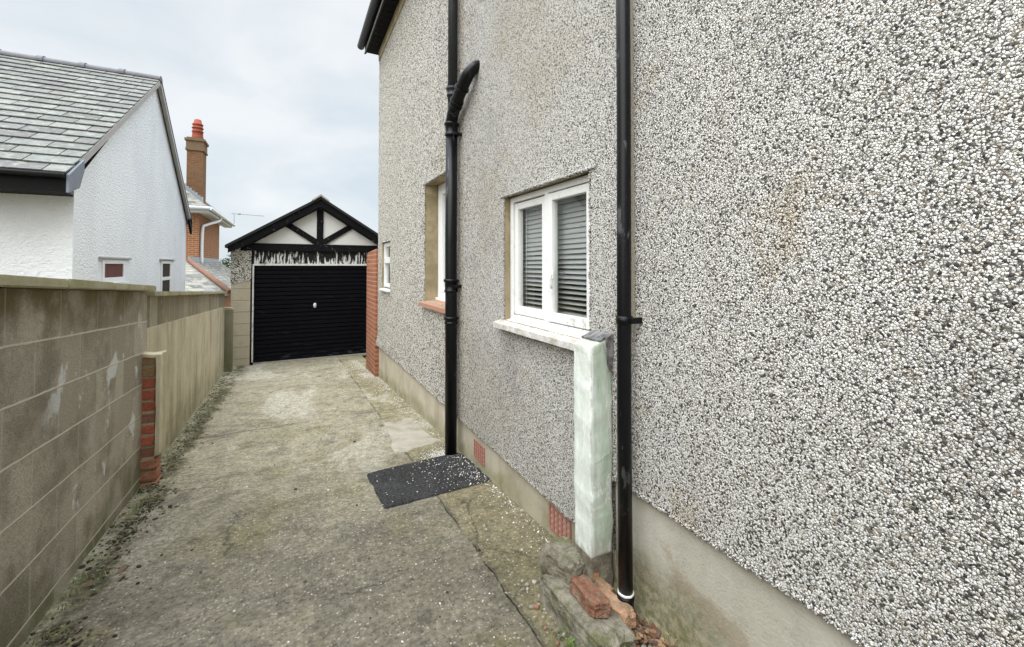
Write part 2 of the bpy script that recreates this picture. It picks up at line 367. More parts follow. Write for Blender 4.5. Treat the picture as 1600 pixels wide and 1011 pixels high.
def black_paint(name, rough, wear, wcol=(.42, .42, .41), stretch=(1, 1, 1), ws=22, thr=.66, base=(.004, .004, .005), spec=.22):
    g = NT(name)
    n = g.noise(ws, 6, .65, v=g.map(g.pos, stretch)); reg = g.step(g.noise(2.5, 4, .6), .42, .62)
    c = g.mix(g.math('MULTIPLY', g.math('MULTIPLY', g.step(n, thr, thr + .04), reg), wear), base, wcol)
    c = g.mix(g.math('MULTIPLY', g.step(g.noise(5, 5, .6), .45, .75), .3), c, tuple(x * 2 + .002 for x in base))
    M[name] = g.done(c, rough, g.bump(g.noise(38, 4), .18, .004), spec)
black_paint('black_pipe', .32, .8, (.085, .088, .09), (1.6, 1.6, .5), 9, .60)
black_paint('black_timber', .62, .95, (.42, .41, .39), (1, 1, 1.5), 17, .63, (.005, .005, .006), .12)
black_paint('black_gutter', .5, .4, (.3, .3, .3), (1, 1, 1), 20, .68, (.008, .008, .009), .25)
black_paint('grey_gutter', .5, .4, (.3, .3, .3), (1, 1, 1), 20, .68, (.035, .036, .038), .3)
black_paint('pot_grey_pipe', .42, .3, (.3, .3, .3), (3, 3, .5), 12, .68, (.02, .021, .023), .3)
def door_mat():
    g = NT('black_door'); xs = g.xyz()
    sc = g.noise(1, 5, .7, v=g.map(g.pos, (4.5, 1, 95)))
    reg = g.step(g.noise(1, 4, .6, v=g.map(g.pos, (1.7, 1, 5), (2, 0, 1))), .48, .64)
    c = g.mix(g.math('MULTIPLY', g.math('MULTIPLY', g.step(sc, .60, .68), reg), .34), (.0025, .0025, .005), (.16, .155, .185))
    low = g.math('SUBTRACT', 1.0, g.step(xs[2], H - 1.97, H - 1.74))
    n = g.noise(1, 6, .65, v=g.map(g.pos, (3.2, 1, 18), (1, 0, 3)))
    c = g.mix(g.math('MULTIPLY', g.math('MULTIPLY', low, g.step(n, .52, .66)), .7), c, (.075, .105, .115))
    M['black_door'] = g.done(c, .5, g.bump(g.noise(20, 4), .1, .004), .12)
door_mat()
def peel_mat():
    g = NT('peeling_panel')
    n = g.noise(1, 5, .62, v=g.map(g.pos, (30, 4, 4.6))); n2 = g.noise(1, 3, .5, v=g.map(g.pos, (4, 1, 7), (3, 1, 2)))
    xs = g.xyz(); low = g.math('MULTIPLY', g.math('SUBTRACT', g.step(xs[2], H + .34, H + .05), .5), .10)
    k = g.math('ADD', g.math('ADD', n, g.math('MULTIPLY', g.math('SUBTRACT', n2, .5), .16)), low)
    c = g.mix(g.step(k, .525, .575), (.006, .006, .0065), (.66, .645, .62))
    M['peeling_panel'] = g.done(c, .7, g.bump(k, .3, .006), .3)
peel_mat()
plain('gable_white', (.76, .755, .735), .7, .05, 3, .3, .15, 40, ((.56, .54, .50), .25))
plain('chipped_white', (.66, .65, .62), .6, .1, 20, .3, .2, 40, ((.16, .15, .14), .85))
def post_mat():
    g = NT('mint_paint'); xs = g.xyz()
    n = g.noise(1, 6, .62, v=g.map(g.pos, (14, 14, 2.4))); n2 = g.noise(1, 6, .65, v=g.map(g.pos, (26, 26, 5), (3, 1, 2)))
    c = g.mix(g.step(n, .36, .66), (.41, .52, .40), (.62, .69, .60))
    c = g.mix(g.math('MULTIPLY', g.step(n2, .56, .66), .55), c, (.80, .81, .785))
    c = g.mix(g.math('MULTIPLY', g.step(g.noise(1, 6, .7, v=g.map(g.pos, (30, 30, 9), (1, 6, 2))), .57, .66), .7), c, (.30, .28, .23))
    foot = g.math('SUBTRACT', 1.0, g.step(g.math('ADD', xs[2], g.math('MULTIPLY', n2, .12)), H - 1.22, H - 1.10))
    c = g.mix(g.math('MULTIPLY', foot, .5), c, (.42, .41, .35))
    fl = g.noise(1, 6, .7, v=g.map(g.pos, (20, 20, 6), (9, 2, 4)))
    c = g.mix(g.math('MULTIPLY', g.step(fl, .585, .60), .85), c, (.80, .805, .79)); c = g.mix(g.step(fl, .655, .665), c, (.33, .32, .28))
    lf = g.math('SUBTRACT', 1.0, g.step(xs[0], 1.166, 1.185)); c = g.mix(g.math('MULTIPLY', lf, .6), c, (.76, .785, .75))
    sm = g.noise(1, 5, .6, v=g.map(g.pos, (34, 34, 3.2), (4, 4, 4)))
    c = g.mix(g.math('MULTIPLY', g.step(sm, .54, .66), .55), c, (.74, .76, .73)); c = g.mix(g.math('MULTIPLY', g.step(sm, .42, .34), .25), c, (.38, .43, .34))
    pt = g.n('ShaderNodeNewGeometry').outputs['Pointiness']
    ew = g.math('MULTIPLY', g.step(pt, .515, .56), g.step(g.noise(1, 5, .7, v=g.map(g.pos, (25, 25, 14), (2, 8, 1))), .42, .56))
    c = g.mix(g.math('MULTIPLY', ew, .6), c, (.36, .345, .30))
    hz = g.noise(1, 5, .65, v=g.map(g.pos, (9, 9, 30), (7, 2, 1))); c = g.mix(g.math('MULTIPLY', g.step(hz, .60, .68), .2), c, (.40, .41, .34))
    n = g.math('ADD', n, g.math('MULTIPLY', g.step(fl, .60, .59), .6))
    M['mint_paint'] = g.done(c, .6, g.bump(g.math('ADD', n, n2), .35, .01), .3)
post_mat()
def wood_cap():
    g = NT('weathered_cap'); n = g.noise(1, 6, .65, v=g.map(g.pos, (18, 90, 18), rot=(0, 0, .35)))
    M['weathered_cap'] = g.done(g.mix(g.step(n, .35, .65), (.06, .06, .062), (.27, .265, .26)), .75, g.bump(n, .6, .006), .3)
wood_cap()
def rock(name, a, b, c3, sc=14):
    g = NT(name); n = g.noise(sc, 6, .65); c = g.mix(g.step(n, .32, .66), a, b)
    c = g.mix(g.math('MULTIPLY', g.step(g.noise(sc * .45, 5, .6), .5, .66), .8), c, c3)
    c = g.mix(g.math('MULTIPLY', g.step(g.vor(sc * 6, 'F1')['Distance'], .25, .12), .4), c, tuple(min(1, x * 2) for x in b))
    M[name] = g.done(c, .92, g.bump(g.math('ADD', n, g.math('MULTIPLY', g.noise(sc * 6, 4), .5)), .8, .012), .15)
rock('broken_concrete', (.12, .108, .08), (.245, .22, .17), (.10, .105, .045), 22)
rock('broken_brick', (.15, .068, .042), (.24, .125, .08), (.24, .20, .15), 34)
rock('brown_stone', (.27, .15, .09), (.37, .24, .155), (.20, .14, .09), 18)
rock('orange_stone', (.52, .20, .07), (.55, .25, .10), (.4, .2, .1), 18)
def tinted(name, mul, rough=.85, scale=40, lichen=None):
    g = NT(name); a = g.attr('tint')
    c = g.mix(1.0, a, (mul,) * 3, 'MULTIPLY')
    c = g.mix(1.0, c, g.ramp(g.noise(scale, 5, .65), [(.25, .62), (.5, 1), (.78, 1.35)]), 'MULTIPLY')
    if lichen: c = g.mix(g.math('MULTIPLY', g.step(g.noise(9, 6, .7), .52, .66), .6), c, lichen)
    M[name] = g.done(c, rough, g.bump(g.noise(scale, 5), .35, .006), .25)
tinted('slate', .50, .8, 22, (.30, .31, .27)); tinted('chips', 1.0, .6); tinted('litter', 1.0, .9); tinted('leaf', 1.0, .7)
tinted('loose_brick', 1.0, .88, 60)
def glass():
    g = NT('window_glass'); g.t.nodes.remove(g.b)
    tr = g.n('ShaderNodeBsdfTransparent'); tr.inputs[0].default_value = (.965, .975, .97, 1)
    gl = g.n('ShaderNodeBsdfGlossy'); gl.inputs['Roughness'].default_value = .03
    g.l(g.bump(g.noise(2.2, 2), .03, .02), gl.inputs['Normal'])
    geo = g.n('ShaderNodeNewGeometry')
    cz = g.math('ABSOLUTE', g.vm('DOT_PRODUCT', geo.outputs['Normal'], geo.outputs['Incoming']))
    fr = g.math('ADD', .045, g.math('MULTIPLY', g.math('POWER', g.math('SUBTRACT', 1.0, cz), 5.0), .955))
    ms = g.n('ShaderNodeMixShader'); g.l(fr, ms.inputs[0]); g.l(tr.outputs[0], ms.inputs[1]); g.l(gl.outputs[0], ms.inputs[2])
    g.l(ms.outputs[0], g.o.inputs[0]); M['window_glass'] = g.m
glass()
def air_brick_mat():
    g = NT('air_brick'); c = g.mix(g.noise(20, 5), (.40, .17, .135), (.30, .12, .10))
    c = g.mix(g.math('MULTIPLY', g.step(g.noise(12, 5), .5, .7), .35), c, (.40, .33, .25)); M['air_brick'] = g.done(c, .85, g.bump(g.noise(90, 4), .3, .005), .2)
air_brick_mat()

# ------------------------------------------------------------------ mesh helper
class MB:
    def __init__(s): s.bm = bmesh.new(); s.tints = s.bm.verts.layers.float_color.new('tint')
    def box(s, x0, x1, y0, y1, z0, z1, bev=0.0, mi=0, rot=None, piv=None):
        vs = [s.bm.verts.new((x, y, z)) for z in (z0, z1) for y in (y0, y1) for x in (x0, x1)]
        fs = [s.bm.faces.new([vs[i] for i in q]) for q in ((0, 2, 3, 1), (4, 5, 7, 6), (0, 1, 5, 4), (2, 6, 7, 3), (0, 4, 6, 2), (1, 3, 7, 5))]
        for f in fs: f.material_index = mi
        if bev:
            es = list({e for f in fs for e in f.edges})
            r = bmesh.ops.bevel(s.bm, geom=es, offset=bev, segments=2, affect='EDGES', profile=.6)
            vs = list({v for f in r['faces'] for v in f.verts} | {v for v in vs if v.is_valid})
            for f in r['faces']: f.material_index = mi
        if rot is not None:
            c = Vector(piv) if piv else Vector(((x0 + x1) / 2, (y0 + y1) / 2, (z0 + z1) / 2))
            for v in vs: v.co = rot @ (v.co - c) + c
        return vs
    def prism(s, pts, axis, a, b, mi=0):                 # polygon in the two other axes, swept along axis
        def P(p, t): return {'x': (t, p[0], p[1]), 'y': (p[0], t, p[1]), 'z': (p[0], p[1], t)}[axis]
        A = [s.bm.verts.new(P(p, a)) for p in pts]; B = [s.bm.verts.new(P(p, b)) for p in pts]; n = len(pts)
        fs = [s.bm.faces.new(A), s.bm.faces.new(B[::-1])]
        fs += [s.bm.faces.new((A[i], B[i], B[(i + 1) % n], A[(i + 1) % n])) for i in range(n)]
        for f in fs: f.material_index = mi
        return A + B
    def poly(s, pts, mi=0):
        f = s.bm.faces.new([s.bm.verts.new(p) for p in pts]); f.material_index = mi; return f
    def slab(s, pts, off, mi=0):                          # flat polygon given a thickness vector
        o = Vector(off); A = [s.bm.verts.new(p) for p in pts]; B = [s.bm.verts.new(Vector(p) + o) for p in pts]; n = len(pts)
        fs = [s.bm.faces.new(A), s.bm.faces.new(B[::-1])] + [s.bm.faces.new((A[i], B[i], B[(i + 1) % n], A[(i + 1) % n])) for i in range(n)]
        for f in fs: f.material_index = mi
        return A + B
    def tube(s, path, r, seg=20, cap=True, smooth=True):
        path = [Vector(p) for p in path]; rs = r if isinstance(r, (list, tuple)) else [r] * len(path)
        rings = []; up = None
        for i, p in enumerate(path):
            t = (path[min(i + 1, len(path) - 1)] - path[max(i - 1, 0)]).normalized()
            if up is None: up = Vector((0, 0, 1)) if abs(t.z) < .9 else Vector((1, 0, 0))
            a = (up - t * up.dot(t)).normalized(); b = t.cross(a); up = a
            rings.append([s.bm.verts.new(p + a * rs[i] * cos(2 * pi * k / seg) + b * rs[i] * sin(2 * pi * k / seg)) for k in range(seg)])
        for A, B in zip(rings, rings[1:]):
            for k in range(seg):
                f = s.bm.faces.new((A[k], A[(k + 1) % seg], B[(k + 1) % seg], B[k])); f.smooth = smooth
        if cap: s.bm.faces.new(rings[0][::-1]); s.bm.faces.new(rings[-1])
    def lathe(s, c, prof, seg=24, axis='z'):              # prof: (radius, height)
        rings = []
        for r, h in prof:
            rings.append([s.bm.verts.new((c[0] + r * cos(2 * pi * k / seg), c[1] + r * sin(2 * pi * k / seg), c[2] + h)) for k in range(seg)])
        for A, B in zip(rings, rings[1:]):
            for k in range(seg):
                f = s.bm.faces.new((A[k], A[(k + 1) % seg], B[(k + 1) % seg], B[k])); f.smooth = True
        s.bm.faces.new(rings[0][::-1]); s.bm.faces.new(rings[-1])
    def jitter(s, amp, freq=8, seed=0.0):
        for v in s.bm.verts:
            n = noise.noise_vector((v.co + Vector((seed, seed * 2, seed * 3))) * freq); v.co += n * amp
    def tint(s, verts, col):
        for v in verts:
            if v.is_valid: v[s.tints] = (*col, 1)
    def build(s, name, mats, parent=None, recalc=True):
        if recalc: bmesh.ops.recalc_face_normals(s.bm, faces=s.bm.faces)
        off = Vector((0, 0, H)) - (parent_loc(parent) if parent else Vector())
        for v in s.bm.verts: v.co += off
        me = bpy.data.meshes.new(name); s.bm.to_mesh(me); s.bm.free()
        for m in (mats if isinstance(mats, (list, tuple)) else [mats]): me.materials.append(M[m])
        o = bpy.data.objects.new(name, me); COL.objects.link(o)
        if parent: o.parent = parent
        return o
ROOTS = {}
def parent_loc(p):
    v = Vector()
    while p: v = v + p.location; p = p.parent
    return v
def thing(name, label, cat, loc, group=None):
    o = bpy.data.objects.new(name, None); COL.objects.link(o); o.location = (loc[0], loc[1], loc[2] + H)
    o.empty_display_size = .2; tag(o, label, cat, group); return o
def tag(o, label=None, cat=None, group=None, kind=None):
    if label: o['label'] = label
    if cat: o['category'] = cat
    if group: o['group'] = group
    if kind: o['kind'] = kind
    return o
def gz(y): return -H - .06 * max(-8.0, min(10.4, y))

# ------------------------------------------------------------------ ground
m = MB()
xsn = [-2500, -60, -12, -5, -1.6, 1.6, 12, 60, 2500]; ysn = [-2500, -60, -8, 0, 5, 10.4, 30, 80, 2500]
grid = [[m.bm.verts.new((x, y, gz(y) - .06 - (.0 if y < 20 else .6))) for x in xsn] for y in ysn]
for j in range(len(ysn) - 1):
    for i in range(len(xsn) - 1): m.bm.faces.new((grid[j][i], grid[j][i + 1], grid[j + 1][i + 1], grid[j + 1][i]))
tag(m.build('ground', 'ground_soil'), kind='structure')
m = MB()
nx, ny = 60, 240; X0, X1, Y0, Y1 = -1.25, 1.40, -5.0, 10.35
def drive_z(x, y):
    z = gz(y) + .010 * noise.noise(Vector((x * 1.1, y * 1.1, 0))) + .004 * noise.noise(Vector((x * 5, y * 5, 3)))
    if x < -.72: z += .03 * (min(1, (-.72 - x) / .25)) * (.6 + .6 * noise.noise(Vector((x * 4, y * 4, 9))))
    return z
vv = [[m.bm.verts.new((X0 + (X1 - X0) * i / nx, Y0 + (Y1 - Y0) * j / ny, drive_z(X0 + (X1 - X0) * i / nx, Y0 + (Y1 - Y0) * j / ny))) for i in range(nx + 1)] for j in range(ny + 1)]
for j in range(ny):
    for i in range(nx):
        f = m.bm.faces.new((vv[j][i], vv[j][i + 1], vv[j + 1][i + 1], vv[j + 1][i])); f.smooth = True
tag(m.build('driveway', 'drive_concrete'), kind='structure')
def patch(name, corners, mat, t, n=26, rag=.012, seed=0):
    m = MB(); A, B, C_, D = [Vector(c) for c in corners]; g = []
    for j in range(n + 1):
        row = []
        for i in range(n + 1):
            u, v = i / n, j / n; p = A.lerp(B, u).lerp(D.lerp(C_, u), v)
            q = noise.noise_vector(Vector((p.x * 11 + seed, p.y * 11, 0)))
            k = rag if (i in (0, n) or j in (0, n)) else 0
            p += Vector((q.x, q.y)) * k
            ed = min(u, 1 - u, v, 1 - v) * n
            row.append(m.bm.verts.new((p.x, p.y, drive_z(p.x, p.y) + (-.004 if ed < .5 else t + .003 * q.z))))
        g.append(row)
    for j in range(n):
        for i in range(n): m.bm.faces.new((g[j][i], g[j][i + 1], g[j + 1][i + 1], g[j + 1][i]))
    return tag(m.build(name, mat), kind='structure')
patch('tarmac_patch', [(.517, 3.418), (.542, 2.80), (1.315, 2.83), (1.31, 3.47)], 'tarmac', .012, 44, .015)
patch('cement_patch', [(.87, 4.70), (.81, 3.70), (1.235, 3.80), (1.16, 4.65)], 'cement', .007, 20, .09, 5)

# ------------------------------------------------------------------ the pebbledashed house
HX = 1.28; CY = 7.31; TOPZ = 3.555
house = thing('pebbledashed_house', 'tall pebbledashed house with white windows close beside the concrete drive', 'house', (HX, 3.5, gz(3.5)))
WA = (1.65, 2.585, -.362, .470); WB = (3.62, 4.515, -.371, .885); WC = (6.34, 6.955, -.345, .372)
m = MB()
ysb = sorted({-4.0, CY} | {v for W in (WA, WB, WC) for v in W[:2]} | {1.52}); zsb = sorted({-1.29, -.94, TOPZ} | {v for W in (WA, WB, WC) for v in W[2:]})
def inwin(y, z): return any(W[0] < y < W[1] and W[2] < z < W[3] for W in (WA, WB, WC))
for a, b in zip(ysb, ysb[1:]):
    for c, d_ in zip(zsb, zsb[1:]):
        ym, zm = (a + b) / 2, (c + d_) / 2
        if inwin(ym, zm) or (zm < -.94 and ym < 1.52): continue
        m.poly([(HX, a, c), (HX, b, c), (HX, b, d_), (HX, a, d_)])
for W in (WA, WB, WC):
    y0, y1, z0, z1 = W; xb = HX + .24
    for q in ([(HX, y0, z0), (HX, y0, z1), (xb, y0, z1), (xb, y0, z0)], [(HX, y1, z0), (HX, y1, z1), (xb, y1, z1), (xb, y1, z0)],
              [(HX, y0, z1), (HX, y1, z1), (xb, y1, z1), (xb, y0, z1)], [(HX, y0, z0), (HX, y1, z0), (xb, y1, z0), (xb, y0, z0)]): m.poly(q, 1)
# underside of the dash, gable ends and back
m.poly([(HX, 1.52, -1.29), (HX, CY, -1.29), (HX + .05, CY, -1.29), (HX + .05, 1.52, -1.29)])
m.poly([(HX, -4, -.94), (HX, 1.52, -.94), (HX + .05, 1.52, -.94), (HX + .05, -4, -.94)])
m.poly([(HX, 1.52, -1.29), (HX, 1.52, -.94), (HX + .05, 1.52, -.94), (HX + .05, 1.52, -1.29)])
for y in (-4.0, CY): m.poly([(HX, y, -1.29), (HX, y, TOPZ), (9.0, y, TOPZ), (9.0, y, -1.29)])
m.poly([(9, -4, -2.2), (9, CY, -2.2), (9, CY, TOPZ), (9, -4, TOPZ)])
bmesh.ops.remove_doubles(m.bm, verts=m.bm.verts, dist=.0005)
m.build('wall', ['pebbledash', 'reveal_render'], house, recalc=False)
# ragged lip of chips where the dash stops above the plinth and round the openings
def chip_row(name, segs, n, mat, parent, size=.007, out=.006, drop=.006):
    m = MB(); rr = random.Random(3)
    for (a, b, cnt) in segs:
        a, b = Vector(a), Vector(b)
        for k in range(cnt):
            p = a.lerp(b, rr.random()) + Vector((rr.uniform(-out, .002), 0, rr.uniform(-drop, drop * 1.6)))
            r = size * rr.uniform(.6, 1.25)
            R = Matrix.Rotation(rr.uniform(0, 6), 4, Vector((rr.uniform(-1, 1), rr.uniform(-1, 1), rr.uniform(-1, 1))))
            mt = Matrix.Translation(p) @ R @ Matrix.Diagonal((r, r * rr.uniform(.6, 1), r * rr.uniform(.4, .8), 1))
            bmesh.ops.create_icosphere(m.bm, subdivisions=1, radius=1, matrix=mt)
    return m.build(name, mat, parent)
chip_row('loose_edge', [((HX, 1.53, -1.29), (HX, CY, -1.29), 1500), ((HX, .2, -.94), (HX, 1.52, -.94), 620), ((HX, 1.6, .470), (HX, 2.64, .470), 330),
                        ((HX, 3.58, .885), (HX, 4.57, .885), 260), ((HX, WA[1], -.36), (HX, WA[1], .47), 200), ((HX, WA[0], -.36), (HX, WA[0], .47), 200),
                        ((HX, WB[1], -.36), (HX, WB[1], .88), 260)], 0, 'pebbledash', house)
# flared foot of the dash and drips over the openings
def drip(y0, y1, z, o=.018, hh=.03):
    m = MB(); m.prism([(HX + .002, z + hh), (HX - o, z + .004), (HX - o, z - .003), (HX + .02, z - .003)], 'y', y0, y1)
    m.build('drip_lip', 'pebbledash', house)
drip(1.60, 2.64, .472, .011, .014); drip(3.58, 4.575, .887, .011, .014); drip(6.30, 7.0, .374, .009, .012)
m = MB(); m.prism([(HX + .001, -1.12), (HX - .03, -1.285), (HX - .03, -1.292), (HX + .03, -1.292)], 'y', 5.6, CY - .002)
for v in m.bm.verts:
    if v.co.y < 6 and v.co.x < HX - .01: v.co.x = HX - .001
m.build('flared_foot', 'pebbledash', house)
# plinths
PX = HX + .022
m = MB(); m.box(PX, PX + .3, 1.50, CY - .004, -2.4, -1.288); m.build('plinth', 'plinth_render', house)
m = MB()
pr = [(PX - .002, -.938), (PX - .002, -1.30), (PX - .012, -1.40), (PX - .05, -1.50), (PX - .07, -1.62), (PX + .3, -1.62), (PX + .3, -.938)]
m.prism(pr, 'y', -4, 1.50); m.build('plinth', 'near_plinth_render', house)['label'] = 'taller pale plinth with a brown stain'
def air_brick(y0, y1, z0, z1):
    m = MB(); x = PX - .006; n, k = 5, 4
    m.box(x + .03, x + .05, y0, y1, z0, z1, 0, 1)  # dark backing panel: shade inside the holes put into its colour
    ys_ = np.linspace(y0, y1, n * 2 + 2); zs_ = np.linspace(z0, z1, k * 2 + 2)
    for i in range(0, n * 2 + 1, 2): m.box(x, x + .029, ys_[i], ys_[i + 1] - .006, z0, z1)
    for j in range(0, k * 2 + 1, 2): m.box(x + .0015, x + .0285, y0 + .001, y1 - .001, zs_[j], zs_[j + 1] - .005)
    return m.build('air_brick', ['air_brick', 'dark_inside'], house)
air_brick(1.845, 2.06, -1.463, -1.325); air_brick(2.955, 3.165, -1.50, -1.365)
m = MB(); m.box(HX + .01, HX + .012, 1.0, 7, -2, -1.9); m.bm.clear(); m.bm.free()
# windows -----------------------------------------------------------
def bars(m, x0, x1, y0, y1, z0, z1, w, bev=.004, bw=None):
    bw = bw or w
    m.box(x0, x1, y0, y0 + w, z0, z1, bev); m.box(x0, x1, y1 - w, y1, z0, z1, bev)
    m.box(x0 + .001, x1 - .001, y0 + w - .002, y1 - w + .002, z1 - w, z1 - .0005, bev); m.box(x0 + .001, x1 - .001, y0 + w - .002, y1 - w + .002, z0 + .0005, z0 + bw, bev)
# window A: pair of painted timber casements with blinds
m = MB(); x = HX + .045
bars(m, x, x + .07, WA[0] + .002, WA[1] - .002, WA[2] + .002, WA[3] - .006, .036)
ymid = 2.125; m.box(x + .002, x + .068, ymid - .02, ymid + .02, WA[2] + .034, WA[3] - .038, .003)
wa = m.build('window', 'weathered_white_paint', house); wa['label'] = 'white timber casement pair with slatted blinds behind'
def sash(y0, y1, z0, z1, xo):
    m = MB(); bars(m, xo, xo + .042, y0, y1, z0, z1, .044, .006, .055); s_ = m.build('sash', 'weathered_white_paint', wa)
    m = MB(); m.box(xo + .020, xo + .024, y0 + .04, y1 - .04, z0 + .05, z1 - .04); m.build('pane', 'window_glass', wa)
sash(ymid + .0235, WA[1] - .043, WA[2] + .042, WA[3] - .049, x + .012)
sash(WA[0] + .043, ymid - .0235, WA[2] + .042, WA[3] - .049, x - .004)
m = MB()
m.prism([(HX - .055, -.378), (HX + .052, -.352), (HX + .052, -.395), (HX - .055, -.412)], 'y', 1.60, 2.645)
bmesh.ops.subdivide_edges(m.bm, edges=m.bm.edges, cuts=12, use_grid_fill=True); m.jitter(.002, 14)
m.build('sill', 'flaking_sill', wa)
m = MB(); m.tube([(x - .012, 2.045, -.04), (x - .026, 2.043, -.06), (x - .026, 2.042, -.10), (x - .014, 2.042, -.125)], .006, 10)
m.box(x - .012, x - .005, 2.036, 2.050, -.07, -.02, .002); m.build('handle', 'cord_white', wa)
def blind(y0, y1, z0, z1):
    m = MB(); z = z1; k = 0; rr = random.Random(5)
    while z > z0:
        t = (z1 - z) / (z1 - z0); ang = radians(70 - 56 * max(0, (t - .40) / .60) ** .75)
        hw = .0165; xc = HX + .14
        dx, dz = hw * cos(ang), hw * sin(ang)
        zz = z + rr.uniform(-.0012, .0012); tl = rr.uniform(-.002, .002)
        A = [m.bm.verts.new((xc - dx, y0, zz - dz - tl)), m.bm.verts.new((xc - dx, y1, zz - dz + tl))]
        Mm = [m.bm.verts.new((xc - .003, y0, zz + .002 - tl)), m.bm.verts.new((xc - .003, y1, zz + .002 + tl))]
        B = [m.bm.verts.new((xc + dx, y0, zz + dz - tl)), m.bm.verts.new((xc + dx, y1, zz + dz + tl))]
        for p, q in ((A, Mm), (Mm, B)): m.bm.faces.new((p[0], p[1], q[1], q[0])).smooth = True
        z -= .0295; k += 1
    m.box(HX + .125, HX + .155, y0, y1, z0 - .03, z0 - .014, .002)
    b = m.build('blind', 'blind_slat', wa, recalc=False)
    m = MB()
    for yy in (y0 + .08, y1 - .08): m.tube([(HX + .121, yy, z1), (HX + .121, yy, z0 - .02)], .0016, 6)
    m.build('blind_cord', 'cord_white', wa)
blind(1.67, 2.195, -.27, .44); blind(2.205, 2.575, -.27, .44)
# dark room behind
m = MB(); m.box(HX + .26, HX + 2.4, 1.3, 3.3, -1.2, 1.2); m.build('room', 'dark_inside', house)
for f in bpy.data.objects['room'].data.polygons: pass
me = bpy.data.objects['room'].data
bm = bmesh.new(); bm.from_mesh(me)
bmesh.ops.delete(bm, geom=[f for f in bm.faces if abs(f.calc_center_median().x - min(v.co.x for v in bm.verts)) < 1e-4], context='FACES'); bm.to_mesh(me); bm.free()
# window B: deep reveal, white frame, terracotta sill
m = MB(); xb = HX + .145
bars(m, xb, xb + .06, WB[0] + .002, WB[1] - .002, WB[2] + .035, WB[3] - .004, .055, .006)
m.box(xb - .03, xb + .06, WB[0] + .004, WB[1] - .004, WB[2] + .003, WB[2] + .034, .006)
wb = m.build('window', 'upvc', house); wb['label'] = 'narrow white window set deep behind the soil pipe'
m = MB(); bars(m, xb + .006, xb + .05, WB[0] + .058, WB[1] - .058, WB[2] + .092, WB[3] - .060, .05, .006); m.build('sash', 'upvc', wb)
m = MB(); m.box(xb + .026, xb + .032, WB[0] + .1, WB[1] - .1, WB[2] + .13, WB[3] - .1); m.build('pane', 'window_glass', wb)
m = MB(); m.prism([(HX - .055, -.385), (xb - .005, -.356), (xb - .005, -.40), (HX - .055, -.425)], 'y', 3.57, 4.56); m.build('sill', 'terracotta', wb)
m = MB(); m.box(HX + .2, HX + .21, WB[0] + .11, WB[1] - .11, WB[2] + .1, WB[3] - .1); m.build('curtain_or_backing', 'soffit_white', wb)
# window C: little top-hung light
m = MB(); xc_ = HX + .03
bars(m, xc_, xc_ + .06, WC[0] + .002, WC[1] - .002, WC[2] + .02, WC[3] - .01, .06, .006)
m.box(xc_ - .006, xc_ + .05, WC[0] + .05, WC[1] - .05, .045, .135, .006)
wc = m.build('window', 'upvc', house); wc['label'] = 'small white window near the far corner of the house'
m = MB(); m.box(xc_ + .03, xc_ + .034, WC[0] + .055, WC[1] - .055, WC[2] + .07, WC[3] - .06); m.build('pane', 'window_glass', wc)
m = MB(); m.prism([(HX - .035, -.357), (xc_, -.340), (xc_, -.375), (HX - .035, -.378)], 'y', 6.30, 6.99); m.build('sill', 'upvc', wc)
m = MB(); m.box(HX + .2, HX + .22, 5, 7, -1, 1.3); m.build('blind', 'blind_slat', wc)
# eaves
m = MB()
for k in range(76):
    y0 = -3.95 + k * .15
    m.box(HX - .185, HX + .02, y0, y0 + .144, TOPZ + .045, TOPZ + .06, .002)
m.build('soffit', 'black_timber', house)
m = MB(); m.box(HX - .21, HX - .186, -4, CY + .16, TOPZ + .03, TOPZ + .22); m.build('fascia', 'black_gutter', house)
m = MB(); m.box(HX - .222, HX - .2105, -4, CY + .16, TOPZ + .022, TOPZ + .034); m.build('fascia_edge', 'lead', house)
m = MB(); m.tube([(HX - .272, -4, TOPZ + .15), (HX - .272, CY + .18, TOPZ + .15)], .058, 18); m.build('gutter', 'grey_gutter', house)
m = MB(); m.box(HX - .012, HX + .01, -4, CY, TOPZ - .12, TOPZ + .046); m.build('frieze', 'reveal_render', house)
m = MB(); m.slab([(HX - .24, -4.2, TOPZ + .22), (HX - .24, CY + .17, TOPZ + .22), (5.2, CY + .17, TOPZ + 3.2), (5.2, -4.2, TOPZ + 3.2)], (0, 0, .08))
m.slab([(9.2, -4.2, TOPZ + .22), (9.2, CY + .17, TOPZ + .22), (5.2, CY + .17, TOPZ + 3.2), (5.2, -4.2, TOPZ + 3.2)], (0, 0, .08))
m.build('roof', 'slate_roof_dark', house)

# ------------------------------------------------------------------ pipes on the wall
sp = thing('soil_pipe', 'thick black soil pipe with a bent branch entering the house wall', 'pipe', (1.21, 3.465, gz(3.465)))
cx, cy = 1.212, 3.465
m = MB(); m.tube([(cx, cy, -1.62), (cx, cy, -.5), (cx - .003, cy, .2), (cx, cy, 1.21)], .050, 26); m.build('pipe', 'black_pipe', sp)
m = MB(); m.tube([(cx + .012, cy + .012, 1.2), (cx + .012, cy + .012, 4.2)], .041, 24); m.build('vent_stack', 'pot_grey_pipe', sp)
def collar(z, r, h=.10, par=None, c=None, mat='black_pipe'):
    m = MB(); c = c or (cx, cy)
    m.lathe((c[0], c[1], z), [(r - .004, -h / 2), (r + .007, -h / 2 + .006), (r + .007, -h / 2 + .018), (r + .002, -h / 2 + .024), (r + .002, h / 2 - .03), (r + .012, h / 2 - .024), (r + .012, h / 2 - .004), (r - .002, h / 2)], 26)
    return m.build('socket', mat, par)
collar(1.17, .052, .12, sp); collar(-.165, .052, .115, sp); collar(-.46, .051, .07, sp); collar(1.50, .045, .085, sp, (cx + .012, cy + .012), 'pot_grey_pipe')
